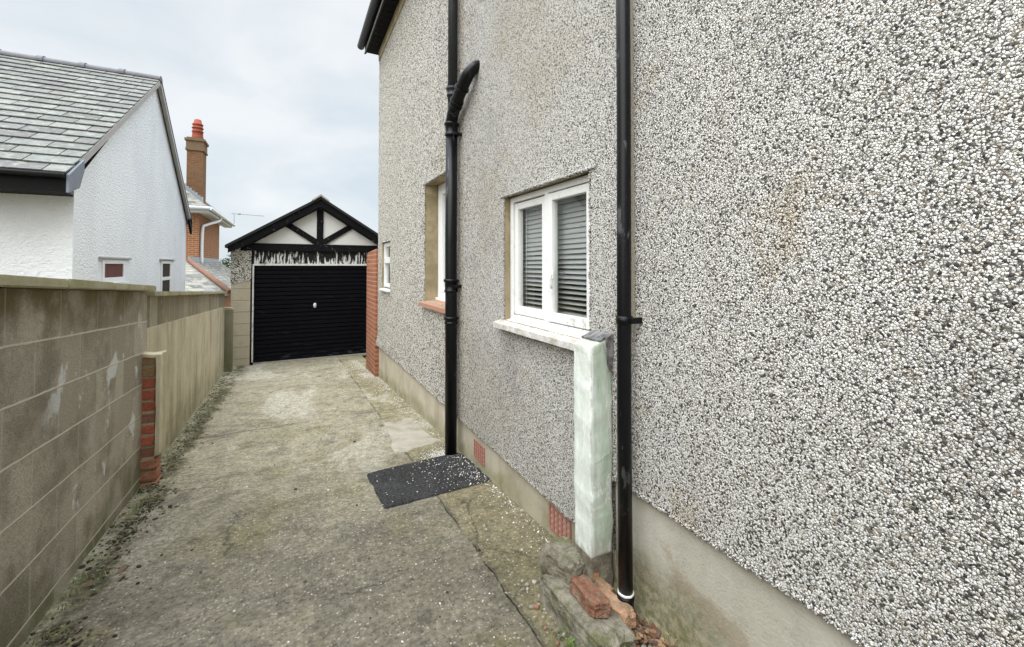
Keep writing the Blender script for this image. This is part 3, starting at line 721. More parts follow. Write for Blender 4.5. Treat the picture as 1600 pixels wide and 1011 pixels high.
def clip(c, z, r, par, side=-1):
    m = MB(); m.box(c[0] - .005, HX + .002, c[1] + side * (r + .004) - .012, c[1] + side * (r + .004) + .004, z - .014, z + .014, .003)
    m.tube([(c[0] + .02, c[1] + side * (r - .004), z), (c[0] + .02, c[1] + side * (r + .034), z)], .011, 12)
    return m.build('bracket', 'black_pipe', par)
clip((cx, cy), -.17, .056, sp); clip((cx, cy), 1.12, .056, sp)
m = MB()
br = [(1.211, 3.475, 1.13), (1.21, 3.47, 1.20), (1.206, 3.43, 1.275), (1.202, 3.33, 1.350), (1.20, 3.21, 1.415), (1.203, 3.13, 1.462), (1.218, 3.08, 1.505), (1.25, 3.055, 1.545), (1.31, 3.05, 1.58)]
def smooth_path(p, n=6):
    p = [Vector(q) for q in p]; o = []
    for i in range(len(p) - 1):
        a, b, c, d_ = p[max(i - 1, 0)], p[i], p[i + 1], p[min(i + 2, len(p) - 1)]
        for k in range(n):
            t = k / n; o.append(.5 * ((2 * b) + (c - a) * t + (2 * a - 5 * b + 4 * c - d_) * t * t + (3 * b - a - 3 * c + d_) * t ** 3))
    return o + [p[-1]]
pth = smooth_path(br); m.tube(pth, [.050 if i < len(pth) * .7 else .050 - .012 * (i / len(pth) - .7) / .3 for i in range(len(pth))], 24); brn = m.build('branch', 'black_pipe', sp)
def ring(p, q, r, par, mat='black_pipe'):
    m = MB(); p, q = Vector(p), Vector(q); m.tube([p, p.lerp(q, .1), p.lerp(q, .9), q], [r - .004, r, r, r - .004], 24); m.build('collar', mat, par)
ring((1.203, 3.36, 1.329), (1.2025, 3.342, 1.343), .058, brn); ring((1.202, 3.318, 1.357), (1.2015, 3.30, 1.368), .058, brn)
ring((1.2, 3.20, 1.42), (1.2, 3.183, 1.431), .059, brn)

dp = thing('downpipe', 'slim glossy black rainwater downpipe standing beside the mint green post', 'pipe', (1.224, 1.355, -1.40))
c2 = (1.224, 1.355)
m = MB(); m.tube([(c2[0], c2[1], -1.375), (c2[0] - .003, c2[1], -.6), (c2[0] + .002, c2[1] - .002, .6), (c2[0], c2[1], 4.2)], .0292, 26); m.build('pipe', 'black_pipe', dp)
m = MB(); m.lathe((c2[0], c2[1], -.222), [(.029, -.018), (.034, -.016), (.034, .016), (.029, .018)], 26)
m.box(c2[0] - .005, HX + .004, c2[1] - .046, c2[1] - .028, -.234, -.21, .003); m.build('bracket', 'black_pipe', dp)
m = MB(); m.lathe((c2[0], c2[1], -1.44), [(.030, 0), (.033, .004), (.033, .082), (.0345, .086), (.0345, .10), (.0295, .104)], 26)
o = m.build('shoe', 'black_pipe', dp)
m = MB(); m.lathe((c2[0], c2[1], -1.336), [(.029, .002), (.0322, .005), (.0322, .011), (.029, .014)], 26); m.jitter(.0024, 70); m.build('paint_ring', 'chipped_white', dp)

# ------------------------------------------------------------------ mint post and the rubble at its foot
post = thing('mint_post', 'square mint green painted post with peeling edges and weathered top', 'post', (1.22, 1.56, -1.47))
m = MB()
vs = m.box(1.158, HX - .001, 1.492, 1.622, -1.262, -.338, .011)
bmesh.ops.subdivide_edges(m.bm, edges=[e for e in m.bm.edges if abs(e.verts[0].co.z - e.verts[1].co.z) > .3], cuts=22)
bmesh.ops.triangulate(m.bm, faces=[f for f in m.bm.faces if len(f.verts) > 4])
m.jitter(.005, 9); m.jitter(.0022, 34)
for v in m.bm.verts:
    if v.co.z > -.36: v.co.z += (v.co.x - 1.2) * .30
m.build('shaft', 'mint_paint', post)
m = MB()
m.prism([(1.205, -.334), (HX - .003, -.312), (HX - .003, -.300), (1.203, -.325)], 'y', 1.493, 1.62)
m.prism([(1.243, -.43), (1.262, -.47), (HX - .002, -.40), (HX - .002, -.30), (1.236, -.315)], 'y', 1.484, 1.4905)
bmesh.ops.subdivide_edges(m.bm, edges=m.bm.edges, cuts=4, use_grid_fill=True); m.jitter(.003, 22)
m.build('cap', 'weathered_cap', post)
m = MB(); m.box(1.162, HX - .002, 1.497, 1.62, -1.56, -1.258, .01)
bmesh.ops.subdivide_edges(m.bm, edges=m.bm.edges, cuts=5, use_grid_fill=True); m.jitter(.010, 14); m.build('footing', 'broken_concrete', post)

def lump(name, center, size, rot, mat, seed, amp=.22, freq=2.2, sub=3, label=None, cat=None, bev=.22):
    m = MB(); bmesh.ops.create_cube(m.bm, size=2)
    bmesh.ops.bevel(m.bm, geom=list(m.bm.edges), offset=bev, segments=1, affect='EDGES')
    for _ in range(sub): bmesh.ops.subdivide_edges(m.bm, edges=m.bm.edges, cuts=1, use_grid_fill=True, smooth=.0)
    bmesh.ops.triangulate(m.bm, faces=m.bm.faces)
    R = Matrix.Rotation(rot[2], 3, 'Z') @ Matrix.Rotation(rot[1], 3, 'Y') @ Matrix.Rotation(rot[0], 3, 'X')
    for v in m.bm.verts:
        p = v.co.copy(); q = p * freq + Vector((seed, seed * 1.7, -seed))
        nn = noise.noise(q * .5) * .8 + noise.noise(q * 1.3) * .5 + (abs(noise.noise(q * 2.3)) - .25) * .45 + noise.noise(q * 6.5) * .12
        p += p.normalized() * nn * amp
        v.co = R @ Vector((p.x * size[0] / 2, p.y * size[1] / 2, p.z * size[2] / 2))
    c = Vector(center)
    for v in m.bm.verts: v.co += c
    o = bpy.data.objects
    # put the origin at the lump's base
    class R0: pass
    off = Vector((center[0], center[1], center[2] - size[2] / 2))
    for v in m.bm.verts: v.co -= off + Vector((0, 0, H))
    ob = m.build(name, mat); ob.location = off + Vector((0, 0, H))
    return tag(ob, label, cat)
lump('concrete_lump', (1.135, 1.645, -1.395), (.17, .20, .19), (0, .1, .3), 'broken_concrete', 3.1, .17, 2.6, 4, 'rough grey concrete lump at the foot of the mint post', 'rubble', .18)
lump('broken_kerb', (1.06, 1.42, -1.455), (.155, .47, .19), (-.12, .10, -.06), 'broken_concrete', 8.3, .15, 2.4, 5, 'long broken concrete kerb piece with mossy side edging the drive', 'rubble', .14)
lump('broken_brick', (1.085, 1.415, -1.335), (.085, .20, .062), (-.14, .16, -.16), 'broken_brick', 5.7, .13, 2.8, 4, 'worn red brick fragment lying on the broken kerb', 'brick')
lump('brown_stone', (1.168, 1.375, -1.385), (.075, .20, .075), (-.14, .1, .06), 'brown_stone', 2.2, .2, 1.8, 4, 'long brown stone between the red brick fragment and the downpipe', 'stone')
lump('pale_pink_stone', (1.20, 1.468, -1.375), (.04, .075, .04), (.2, .1, .3), 'brown_stone', 6.6, .2, 1.8, 3, 'small pinkish brown stone standing behind the long brown stone', 'stone')
lump('orange_stone', (1.19, 1.515, -1.345), (.034, .034, .036), (0, 0, 0), 'orange_stone', 1.2, .12, 1.8, 3, 'small round orange stone against the footing of the mint post', 'stone')

# ------------------------------------------------------------------ left boundary walls
def lx(y): return -.935 - .0155 * (y - 2.2)      # face of the block wall
bw = thing('block_wall', 'grey brown concrete block wall with pale mortar lines and olive coping', 'wall', (-1.05, 2.0, gz(2.0)))
m = MB()
ya, yb = -4.0, 4.14
def topz(y): return -.105 - .0605 * (y - 2.14) + .035
A = [(lx(ya), ya), (lx(yb), yb), (lx(yb) - .215, yb), (lx(ya) - .215, ya)]
bot = [m.bm.verts.new((x, y, gz(y) - .2)) for x, y in A]; top = [m.bm.verts.new((x, y, topz(y) - .004)) for x, y in A]
m.bm.faces.new(bot[::-1]); m.bm.faces.new(top)
for i in range(4): m.bm.faces.new((bot[i], bot[(i + 1) % 4], top[(i + 1) % 4], top[i]))
m.build('blockwork', 'ash_block', bw)
y = -4.0; k = 0
while y < 4.15:
    y1 = min(y + .605, 4.19)
    m = MB(); e = .004
    P = [(lx(y) + .045, y + e), (lx(y1) + .045, y1 - e), (lx(y1) - .26, y1 - e), (lx(y) - .26, y + e)]
    b0 = [m.bm.verts.new((px, py, topz(py) + random.uniform(-.002, .002))) for px, py in P]
    t0 = [m.bm.verts.new((px, py, topz(py) + .043 + random.uniform(-.002, .002))) for px, py in P]
    m.bm.faces.new(b0[::-1]); m.bm.faces.new(t0)
    for i in range(4): m.bm.faces.new((b0[i], b0[(i + 1) % 4], t0[(i + 1) % 4], t0[i]))
    bmesh.ops.bevel(m.bm, geom=list(m.bm.edges), offset=.006, segments=2, affect='EDGES')
    m.build('coping_stone', 'coping_concrete', bw); y = y1; k += 1
def lx2(y): return -.965 - .020 * (y - 4.2)
rw = thing('rendered_wall', 'streaked cement rendered wall running down to the garage', 'wall', (-1.1, 6.8, gz(6.8)))
def topz2(y): return -.222 - .052 * (y - 4.39)
m = MB(); ya, yb = 4.142, 9.42
A = [(lx2(ya), ya), (lx2(yb), yb), (lx2(yb) - .2, yb), (lx2(ya) - .2, ya)]
bot = [m.bm.verts.new((x, y, gz(y) - .2)) for x, y in A]; top = [m.bm.verts.new((x, y, topz2(y) - .262)) for x, y in A]
m.bm.faces.new(bot[::-1]); m.bm.faces.new(top)
for i in range(4): m.bm.faces.new((bot[i], bot[(i + 1) % 4], top[(i + 1) % 4], top[i]))
m.build('render_coat', 'wall_render', rw)
def top_block():
    g = NT('top_course'); xs = g.xyz()
    u = g.math('DIVIDE', xs[1], .225); uc = g.math('FRACT', u)
    wnode = g.n('ShaderNodeTexWhiteNoise'); wnode.noise_dimensions = '1D'; g.l(g.math('FLOOR', u), wnode.inputs['W'])
    c = g.mix(wnode.outputs['Value'], (.19, .165, .12), (.36, .32, .24))
    c = g.mix(g.math('MULTIPLY', g.step(g.noise(6, 5, .6), .45, .65), .6), c, (.24, .21, .12))
    c = g.mix(g.math('MULTIPLY', g.step(g.noise(9, 4, .6, v=g.map(g.pos, (1, 2, .7))), .60, .68), .8), c, (.50, .45, .36))
    d_ = g.math('MINIMUM', uc, g.math('SUBTRACT', 1.0, uc)); c = g.mix(g.math('MULTIPLY', g.step(d_, .06, .02), .6), c, (.36, .325, .24))
    M['top_course'] = g.done(c, .92, g.bump(g.noise(60, 5), .5, .01), .15)
top_block()
m = MB()
A = [(lx2(ya) - .012, ya), (lx2(yb) - .012, yb), (lx2(yb) - .19, yb), (lx2(ya) - .19, ya)]
bot = [m.bm.verts.new((x, y, topz2(y) - .262)) for x, y in A]; top = [m.bm.verts.new((x, y, topz2(y) - .022)) for x, y in A]
m.bm.faces.new(bot[::-1]); m.bm.faces.new(top)
for i in range(4): m.bm.faces.new((bot[i], bot[(i + 1) % 4], top[(i + 1) % 4], top[i]))
m.build('top_course', 'top_course', rw)
y = 4.20
while y < 9.44:
    y1 = min(y + .9, 9.46); m = MB(); e = .003
    P = [(lx2(y) + .03, y + e), (lx2(y1) + .03, y1 - e), (lx2(y1) - .22, y1 - e), (lx2(y) - .22, y + e)]
    b0 = [m.bm.verts.new((px, py, topz2(py) - .022)) for px, py in P]; t0 = [m.bm.verts.new((px, py, topz2(py) + .018)) for px, py in P]
    m.bm.faces.new(b0[::-1]); m.bm.faces.new(t0)
    for i in range(4): m.bm.faces.new((b0[i], b0[(i + 1) % 4], t0[(i + 1) % 4], t0[i]))
    bmesh.ops.bevel(m.bm, geom=list(m.bm.edges), offset=.006, segments=2, affect='EDGES')
    m.build('coping_stone', 'coping_concrete', rw); y = y1
# brick pier at the joint between the walls
pier = thing('brick_pier', 'narrow exposed red brick pier with rough mortar against the block wall', 'pier', (-.95, 4.1, gz(4.1)))
m = MB(); zt, zb = -.70, gz(4.1) - .05
rr = random.Random(11); zz = gz(4.1) - .03; k = 0
while zz < zt:
    h = .066 * rr.uniform(.94, 1.04); low = zz < -1.42
    x0 = -1.0 + rr.uniform(-.004, .004); x1 = (-.868 if low else -.885) + rr.uniform(-.006, .004); yf = 4.045 + rr.uniform(-.004, .006) - (.02 if low else 0)
    vs = m.box(x0, x1, yf, 4.16, zz, zz + h, .006)
    base = rr.choice([(.33, .092, .055), (.37, .11, .068), (.30, .10, .065), (.36, .13, .082)])
    if k in (6, 3): base = (.25, .115, .078)
    if zz > zt - .16: base = (.25, .15, .075)
    if low: base = (.33, .15, .09)
    m.tint(vs, base); zz += h + .0185; k += 1
bmesh.ops.subdivide_edges(m.bm, edges=[e for e in m.bm.edges if e.calc_length() > .05], cuts=3); m.jitter(.004, 40)
m.build('bricks', 'loose_brick', pier, recalc=True)
m = MB(); m.box(-.995, -.890, 4.053, 4.165, zb, zt + .02, .006)
bmesh.ops.subdivide_edges(m.bm, edges=m.bm.edges, cuts=8, use_grid_fill=True); m.jitter(.006, 25); m.build('mortar', 'coping_concrete', pier)
m = MB(); m.box(-.884, -.855, 4.03, 4.20, -1.40, zt + .045, .004); m.box(-1.006, -.86, 4.035, 4.16, zt + .022, zt + .05, .005)
m.box(-1.03, -1.0, 4.05, 4.15, zb, zt + .1)
bmesh.ops.subdivide_edges(m.bm, edges=m.bm.edges, cuts=8, use_grid_fill=True); m.jitter(.008, 18); m.build('render_edge', 'wall_render', pier)
stub = thing('concrete_stub', 'short mossy concrete stub post between the rendered wall and garage', 'post', (-1.0, 9.38, gz(9.38)))
m = MB(); m.box(-1.09, -.945, 9.30, 9.46, gz(9.4) - .1, -.79, .012)
bmesh.ops.subdivide_edges(m.bm, edges=m.bm.edges, cuts=5, use_grid_fill=True); m.jitter(.008, 12); m.build('shaft', 'stub_render', stub)
m = MB(); m.prism([(-1.09, -.792), (-.945, -.792), (-.965, -.765), (-1.07, -.755)], 'y', 9.305, 9.455); m.build('top', 'coping_concrete', stub)

# ------------------------------------------------------------------ garage
GY = 10.07; GZ = -1.98
gar = thing('garage', 'detached garage with black ribbed door and black and white gable', 'garage', (.55, 11.5, GZ))
gc = .545; gl, gr = -1.062, 2.15
for xa, xb in ((gl, -.712), (1.80, gr)):
    m = MB(); m.box(xa, xb, GY - .05, GY + .25, -.31, .40)
    for v in m.bm.verts:
        if v.co.z < -.2 and v.co.x < 0: v.co.z += (v.co.x + 1.06) * .2 - .04
    bmesh.ops.subdivide_edges(m.bm, edges=m.bm.edges, cuts=6, use_grid_fill=True); m.jitter(.006, 9)
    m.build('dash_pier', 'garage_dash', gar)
def pale_block():
    g = NT('pale_block'); xs = g.xyz(); r = g.math('DIVIDE', xs[2], .232); fr = g.math('FRACT', r); d_ = g.math('MINIMUM', fr, g.math('SUBTRACT', 1.0, fr))
    c = g.mix(g.noise(3.5, 6, .6), (.40, .345, .245), (.50, .445, .335)); c = g.mix(g.math('MULTIPLY', g.step(d_, .055, .02), .55), c, (.25, .21, .14))
    c = g.mix(g.math('MULTIPLY', g.step(g.noise(9, 6, .65), .52, .68), .4), c, (.32, .28, .18))
    M['pale_block'] = g.done(c, .9, g.bump(g.math('ADD', g.noise(50, 5), g.math('MULTIPLY', g.step(d_, .05, .02), -1.0)), .5, .01), .15)
pale_block()
for xa, xb in ((gl + .01, -.722), (1.81, gr - .01)):
    m = MB(); m.box(xa, xb, GY - .042, GY + .25, GZ - .1, -.30, .008); m.build('block_pier', 'pale_block', gar)
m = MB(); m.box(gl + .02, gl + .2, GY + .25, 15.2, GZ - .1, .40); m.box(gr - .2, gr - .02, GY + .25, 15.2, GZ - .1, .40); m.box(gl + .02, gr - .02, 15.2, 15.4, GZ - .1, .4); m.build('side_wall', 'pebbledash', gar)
# frame, door
for xa, xb in ((-.712, -.668), (1.755, 1.80)):
    m = MB(); m.box(xa, xb, GY - .03, GY + .10, GZ - .02, .31); m.build('door_frame', 'black_timber', gar)
m = MB(); m.box(-.690, -.664, GY - .042, GY - .031, -1.93, .045); m.build('frame_strip', 'chipped_white', gar)
m = MB(); m.box(-.668, 1.755, GY - .020, GY + .02, .012, .052, .003); m.build('head_strip', 'chipped_white', gar)
m = MB(); m.box(-.668, 1.755, GY - .005, GY + .02, .052, .312); m.build('peeling_panel', 'peeling_panel', gar)
dz0, dz1 = -1.955, .012; ribs = 22; prof = []
yd = GY + .035; hh = (dz1 - dz0) / ribs
for i in range(ribs):
    z = dz0 + i * hh
    prof += [(yd, z), (yd - .012, z + hh * .10), (yd - .012, z + hh * .86), (yd + .004, z + hh * .92)]
prof += [(yd, dz1)]
m = MB(); m.prism(prof + [(yd + .05, dz1), (yd + .05, dz0)], 'x', -.660, 1.752); door = m.build('door', 'black_door', gar)
m = MB(); m.lathe((.46, 0, 0), [(.03, 0), (.034, .008), (.02, .016), (.014, .03)], 18)
for v in m.bm.verts: x_, y_, z_ = v.co; v.co = Vector((x_, yd - .012 - z_, -.84 + y_ * 1.6))
m.box(.452, .468, yd - .055, yd - .034, -.885, -.80, .004); m.build('handle', 'upvc', door)
m = MB(); m.box(-.66, 1.75, GY - .015, GY + .03, GZ - .02, -1.957); m.build('threshold', 'cement', gar)
# beam and gable
m = MB(); m.box(-.90, 1.99, GY - .06, GY + .03, .312, .468, .006); m.build('beam', 'black_timber', gar)
slope = (1.47 - .43) / (gc + 1.10)
def rz(x): return 1.40 - abs(x - gc) * slope
m = MB(); m.prism([(-.86, .468), (1.95, .468), (gc, rz(gc) - .02)], 'y', GY - .01, GY + .03); m.build('gable_panel', 'gable_white', gar)
m = MB(); m.box(gc - .064, gc + .064, GY - .05, GY - .011, .475, 1.22, .004); m.build('king_post', 'black_timber', gar)
for sgn in (-1, 1):
    a = Vector((gc + sgn * .05, .50)); b = Vector((gc + sgn * .66, .90)); t = (b - a).normalized(); nrm = Vector((-t.y, t.x)) * .06
    m = MB(); m.prism([tuple(a - nrm), tuple(b - nrm), tuple(b + nrm), tuple(a + nrm)], 'y', GY - .048, GY - .012); m.build('brace', 'black_timber', gar)
for sgn in (-1, 1):
    xe = gc + sgn * 1.64
    m = MB(); m.prism([(gc, rz(gc) + .02), (xe, rz(xe) + .02), (xe, rz(xe) - .10), (xe - sgn * .22, rz(xe - sgn * .22) - .135), (gc, rz(gc) - .135)], 'y', GY - .20, GY - .165)
    m.build('bargeboard', 'black_timber', gar)
    m = MB(); m.prism([(gc, rz(gc) - .05), (xe - sgn * .3, rz(xe - sgn * .3) - .05), (xe - sgn * .3, rz(xe - sgn * .3) - .165), (gc, rz(gc) - .165)], 'y', GY - .164, GY - .062)
    m.build('inner_bargeboard', 'black_timber', gar)
    m = MB(); xo = xe + sgn * .045
    m.slab([(gc, GY - .24, rz(gc) + .022), (xo, GY - .24, rz(xo) + .022), (xo, 15.5, rz(xo) + .022), (gc, 15.5, rz(gc) + .022)], (0, 0, .055)); m.build('roof', 'garage_roof', gar)
m = MB(); y = GY - .27
while y < 15.4:
    m.prism([(gc - .17, rz(gc) - .01), (gc, rz(gc) + .12), (gc + .17, rz(gc) - .01), (gc + .15, rz(gc) - .03), (gc, rz(gc) + .08), (gc - .15, rz(gc) - .03)], 'y', y, y + .44); y += .45
m.build('ridge', 'cement', gar)
# brick return wall between house corner and garage
bret = thing('brick_wall', 'orange brick wall end between house corner and garage door', 'wall', (1.3, 7.8, gz(7.8)))
m = MB(); m.box(1.245, 1.46, CY + .005, 8.26, gz(8.2) - .3, .20, .004); m.build('brickwork', 'orange_brick', bret)
m = MB(); m.prism([(CY + .01, .201), (8.25, .201), (8.16, .25), (CY + .01, .29)], 'x', 1.25, 1.455); m.build('cap', 'orange_brick', bret)

# ------------------------------------------------------------------ white bungalow
WX = -2.0
bun = thing('white_bungalow', 'white roughcast bungalow with slate roof behind the left wall', 'house', (-5, 8.6, gz(8.6) - .1))
YE, YR, YB = 5.98, 8.80, 11.28
ZE, ZR, ZB = .86, 3.03, .95
m = MB(); xl = -11.0
m.poly([(WX, YE, -2.6), (WX, YB, -2.6), (WX, YB, ZB), (WX, YR, ZR), (WX, YE, ZE)])
for (y0, y1) in ((YE, YE), (YB, YB)): m.poly([(WX, y0, -2.6), (xl, y0, -2.6), (xl, y0, ZE if y0 == YE else ZB), (WX, y0, ZE if y0 == YE else ZB)])
m.poly([(xl, YE, -2.6), (xl, YB, -2.6), (xl, YB, ZB), (xl, YR, ZR), (xl, YE, ZE)])
wo = m.build('wall', 'white_roughcast', bun)
def bung_window(y0, y1, z0, z1, trans=None):
    # surround stands proud of the wall by its drip, a flat panel backs each pane
    m = MB(); x = WX + .004
    bars(m, x - .05, x + .012, y0, y1, z0, z1, .055, .004, .06)
    if trans: m.box(x - .045, x + .010, y0 + .05, y1 - .05, trans - .03, trans + .03, .004)
    wdw = m.build('window', 'upvc', bun)
    m = MB(); m.box(x - .006, x - .002, y0 + .05, y1 - .05, z0 + .05, z1 - .05); m.build('pane', 'window_glass', wdw)
    m = MB(); m.box(x - .003, x + .0, y0 + .052, y1 - .052, z0 + .052, z1 - .052); m.build('curtain_or_backing', 'dark_inside' if trans else 'room_curtain', wdw)  # dark version: flat panel with the unlit room's shade put into its colour
    if not trans:
        m = MB(); yy = [y0 + .06 + (y1 - y0 - .12) * k / 24 for k in range(25)]
        for k in range(24):
            hk = z0 + .06 + (z1 - z0) * (.34 + .10 * sin(k * .7))
            m.poly([(x - .0018 - .001 * (k % 2), yy[k], z0 + .055), (x - .0018 - .001 * ((k + 1) % 2), yy[k + 1], z0 + .055), (x - .0018 - .001 * ((k + 1) % 2), yy[k + 1], hk), (x - .0018 - .001 * (k % 2), yy[k], hk)])
        m.build('net', 'net_curtain', wdw)
    m = MB(); m.box(WX - .01, WX + .03, y0 - .10, y1 + .2, z1 + .005, z1 + .03, .004); m.build('drip', 'grey_barge', wdw)
    m = MB(); m.box(WX - .01, WX + .05, y0 - .05, y1 + .05, z0 - .045, z0 - .001, .004); m.build('sill', 'upvc', wdw)
    m = MB(); m.box(WX - .005, WX + .0115, y1 + .001, y1 + .17, z0, z1 + .004); m.build('reveal', 'white_roughcast', wdw)
    return wdw
bung_window(6.74, 7.50, -.20, .085); bung_window(9.33, 9.98, -.80, .10, -.22)
# slates
rx = WX + .075; m = MB(); rr = random.Random(21)
e0 = Vector((rx, 5.60, .895)); r0 = Vector((rx, YR, 3.06)); sl_ = r0 - e0; Ls = sl_.length; u = sl_.normalized(); nrm = Vector((0, -u.z, u.y))
rows = 20; ch = Ls / rows
cols = [(.28, .285, .27), (.31, .318, .30), (.262, .267, .257), (.33, .336, .315), (.278, .270, .262), (.345, .345, .318), (.29, .303, .286)]
for j in range(rows):
    x = rx - (0 if j % 2 else .17) ; first = True
    while x > -9.5:
        wv = .335 * rr.uniform(.9, 1.1) if not first or j % 2 else .17
        if first and j % 2 == 0: x = rx
        first = False
        a = e0 + u * (j * ch - .006 + rr.uniform(-.006, .006)); a.x = 0
        lift = .008 + rr.uniform(0, .004)
        p0 = a + nrm * (lift + .012); p1 = a + u * (ch * 1.15) + nrm * (.002)
        g_ = .005
        pts = [Vector((x - g_, p0.y, p0.z)), Vector((x - wv + g_, p0.y, p0.z + rr.uniform(-.002, .002))), Vector((x - wv + g_, p1.y, p1.z)), Vector((x - g_, p1.y, p1.z))]
        vs = m.slab(pts, tuple(-nrm * .013)); c = rr.choice(cols); k = rr.uniform(.85, 1.15); m.tint(vs, tuple(q * k for q in c)); x -= wv
m.build('slates', 'slate', bun)
m = MB(); m.slab([e0 - nrm * .006 - Vector((.05, 0, 0)), Vector((-9.6, e0.y, e0.z)) - nrm * .006, Vector((-9.6, r0.y, r0.z)) - nrm * .006, r0 - nrm * .006 - Vector((.05, 0, 0))], tuple(-nrm * .05))
b0 = Vector((rx, 11.45, .92)); m.slab([r0, Vector((-9.6, r0.y, r0.z)), Vector((-9.6, b0.y, b0.z)), b0], (0, 0, .05)); m.build('roof_deck', 'slate_roof_dark', bun)
m = MB(); x = rx + .005
while x > -9.5:
    ww = .46
    def halfround(xa, xb, r):
        prf = [(YR + r * cos(t), 3.045 + r * .8 * sin(t)) for t in np.linspace(-.2, pi + .2, 12)]
        m.prism(prf, 'x', xa, xb)
    halfround(x, x - ww, .085); halfround(x - ww + .012, x - ww - .055, .105); x -= ww
m.build('ridge', 'ridge_tile', bun)
# barge boards and eaves
dn = (b0 - r0).normalized(); n2 = Vector((0, -dn.z, dn.y)); n2 = n2 if n2.z > 0 else -n2
m = MB(); m.slab([r0 - nrm * .005 + u * .0, e0 + u * .33 - nrm * .005, e0 + u * .33 - nrm * .075, r0 - nrm * .075], (-.045, 0, 0)); m.build('bargeboard', 'grey_barge', bun)
m = MB(); m.slab([r0 + n2 * .05, b0 + n2 * .05, b0 - n2 * .07, r0 - n2 * .07], (-.05, 0, 0)); m.build('bargeboard', 'grey_barge', bun)
m = MB(); m.slab([b0 + n2 * .03 - dn * .25, b0 + n2 * .02, b0 + Vector((0, .0, -.22)), b0 - dn * .30 + Vector((0, 0, -.18))], (-.04, 0, 0)); m.build('barge_end', 'black_timber', bun)
m = MB(); m.box(-9.5, rx - .006, 5.615, 5.64, .715, .87); m.box(-9.5, WX - .003, 5.641, YE + .02, .716, .735); m.build('fascia', 'black_timber', bun)
m = MB(); m.tube([(-9.5, 5.58, .868), (rx - .01, 5.58, .868)], .026, 14); m.build('gutter', 'black_gutter', bun)
m = MB(); m.prism([(5.60, .71), (5.60, .885), (5.93, 1.10), (5.93, .98), (5.83, .79)], 'x', rx - .005, rx + .018); m.build('eaves_end', 'blue_grey_box', bun)

# ------------------------------------------------------------------ brick house beyond
bh = thing('brick_house', 'distant orange brick house with white gutters and tall chimney', 'house', (-5.5, 22, -2.6))
m = MB(); bx = -3.15; m.box(-9.5, bx, 20.0, 25.2, -3, 2.1); m.build('wall', 'neighbour_brick', bh)
ev = -2.78; ap = (-6.6, 23.0, 5.55); z_e = 2.20
m = MB(); crn = [(ev, 19.5, z_e), (ev, 27.0, z_e), (-10.4, 27.0, z_e), (-10.4, 19.5, z_e)]
vA = [m.bm.verts.new(c) for c in crn]; vb = [m.bm.verts.new((c[0], c[1], c[2] - .06)) for c in crn]; vt = m.bm.verts.new(ap)
for i in range(4): m.bm.faces.new((vA[i], vA[(i + 1) % 4], vt)); m.bm.faces.new((vA[i], vA[(i + 1) % 4], vb[(i + 1) % 4], vb[i]))
m.bm.faces.new(vb)
def roofing():
    g = NT('far_slates'); xs = g.xyz(); row = g.math('DIVIDE', xs[2], .085); fr = g.math('FRACT', row)
    u_ = g.math('ADD', g.math('DIVIDE', g.math('ADD', xs[0], xs[1]), .3), g.math('MULTIPLY', g.math('FLOOR', row), .5))
    wnode = g.n('ShaderNodeTexWhiteNoise'); wnode.noise_dimensions = '2D'; g.l(g.comb(g.math('FLOOR', u_), g.math('FLOOR', row)), wnode.inputs['Vector'])
    c = g.ramp(wnode.outputs['Value'], [(0, (.10, .103, .10)), (.4, (.16, .16, .148)), (.75, (.20, .203, .19)), (.95, (.26, .24, .20))])
    c = g.mix(g.step(fr, .20, .10), c, (.11, .11, .105)); c = g.mix(g.math('MULTIPLY', g.step(g.noise(5, 5), .5, .7), .4), c, (.42, .37, .28))
    M['far_slates'] = g.done(c, .8, g.bump(fr, .6, .02), .2)
roofing()
m.build('roof', 'far_slates', bh)
m = MB(); m.tube([tuple(Vector(crn[1]) + Vector((0, 0, .03))), tuple(Vector(ap) + Vector((0, 0, .03)))], .07, 8); m.build('hip_tiles', 'grey_barge', bh)
m = MB(); m.tube([(-10.2, 19.44, z_e - .02), (ev + .05, 19.44, z_e - .02)], .065, 10); m.tube([(ev + .06, 19.40, z_e - .02), (ev + .06, 27.05, z_e - .02)], .065, 10); m.build('gutter', 'upvc', bh)
m = MB(); m.box(-10.3, ev - .02, 19.55, 20.0, z_e - .17, z_e - .062); m.box(bx + .002, ev - .02, 20.002, 26.9, z_e - .17, z_e - .062); m.build('soffit', 'soffit_white', bh)
m = MB(); m.tube(smooth_path([(ev + .03, 22.4, z_e - .08), (ev - .02, 22.2, z_e - .25), (bx + .14, 20.7, z_e - .55), (bx + .07, 20.25, z_e - .8), (bx + .07, 20.2, -.02)], 5), .055, 12); m.build('downpipe', 'upvc', bh)
m = MB(); chx0, chx1, chy0, chy1 = -4.10, -3.52, 23.0, 23.85
m.box(chx0, chx1, chy0, chy1, 2.0, 5.25); ch_ = m.build('chimney', 'chimney_brick', bh)
m = MB(); m.box(chx0 - .05, chx1 + .05, chy0 - .05, chy1 + .05, 5.10, 5.18); m.box(chx0 - .03, chx1 + .03, chy0 - .03, chy1 + .03, 5.18, 5.52); m.box(chx0 - .08, chx1 + .08, chy0 - .08, chy1 + .08, 5.52, 5.62)
m.box(chx0 - .01, chx1 + .01, chy0, chy1, 5.62, 5.68)
m.build('cap', 'chimney_cap', ch_)
m = MB(); pc = ((chx0 + chx1) / 2 + .02, chy0 + .42, 5.66)
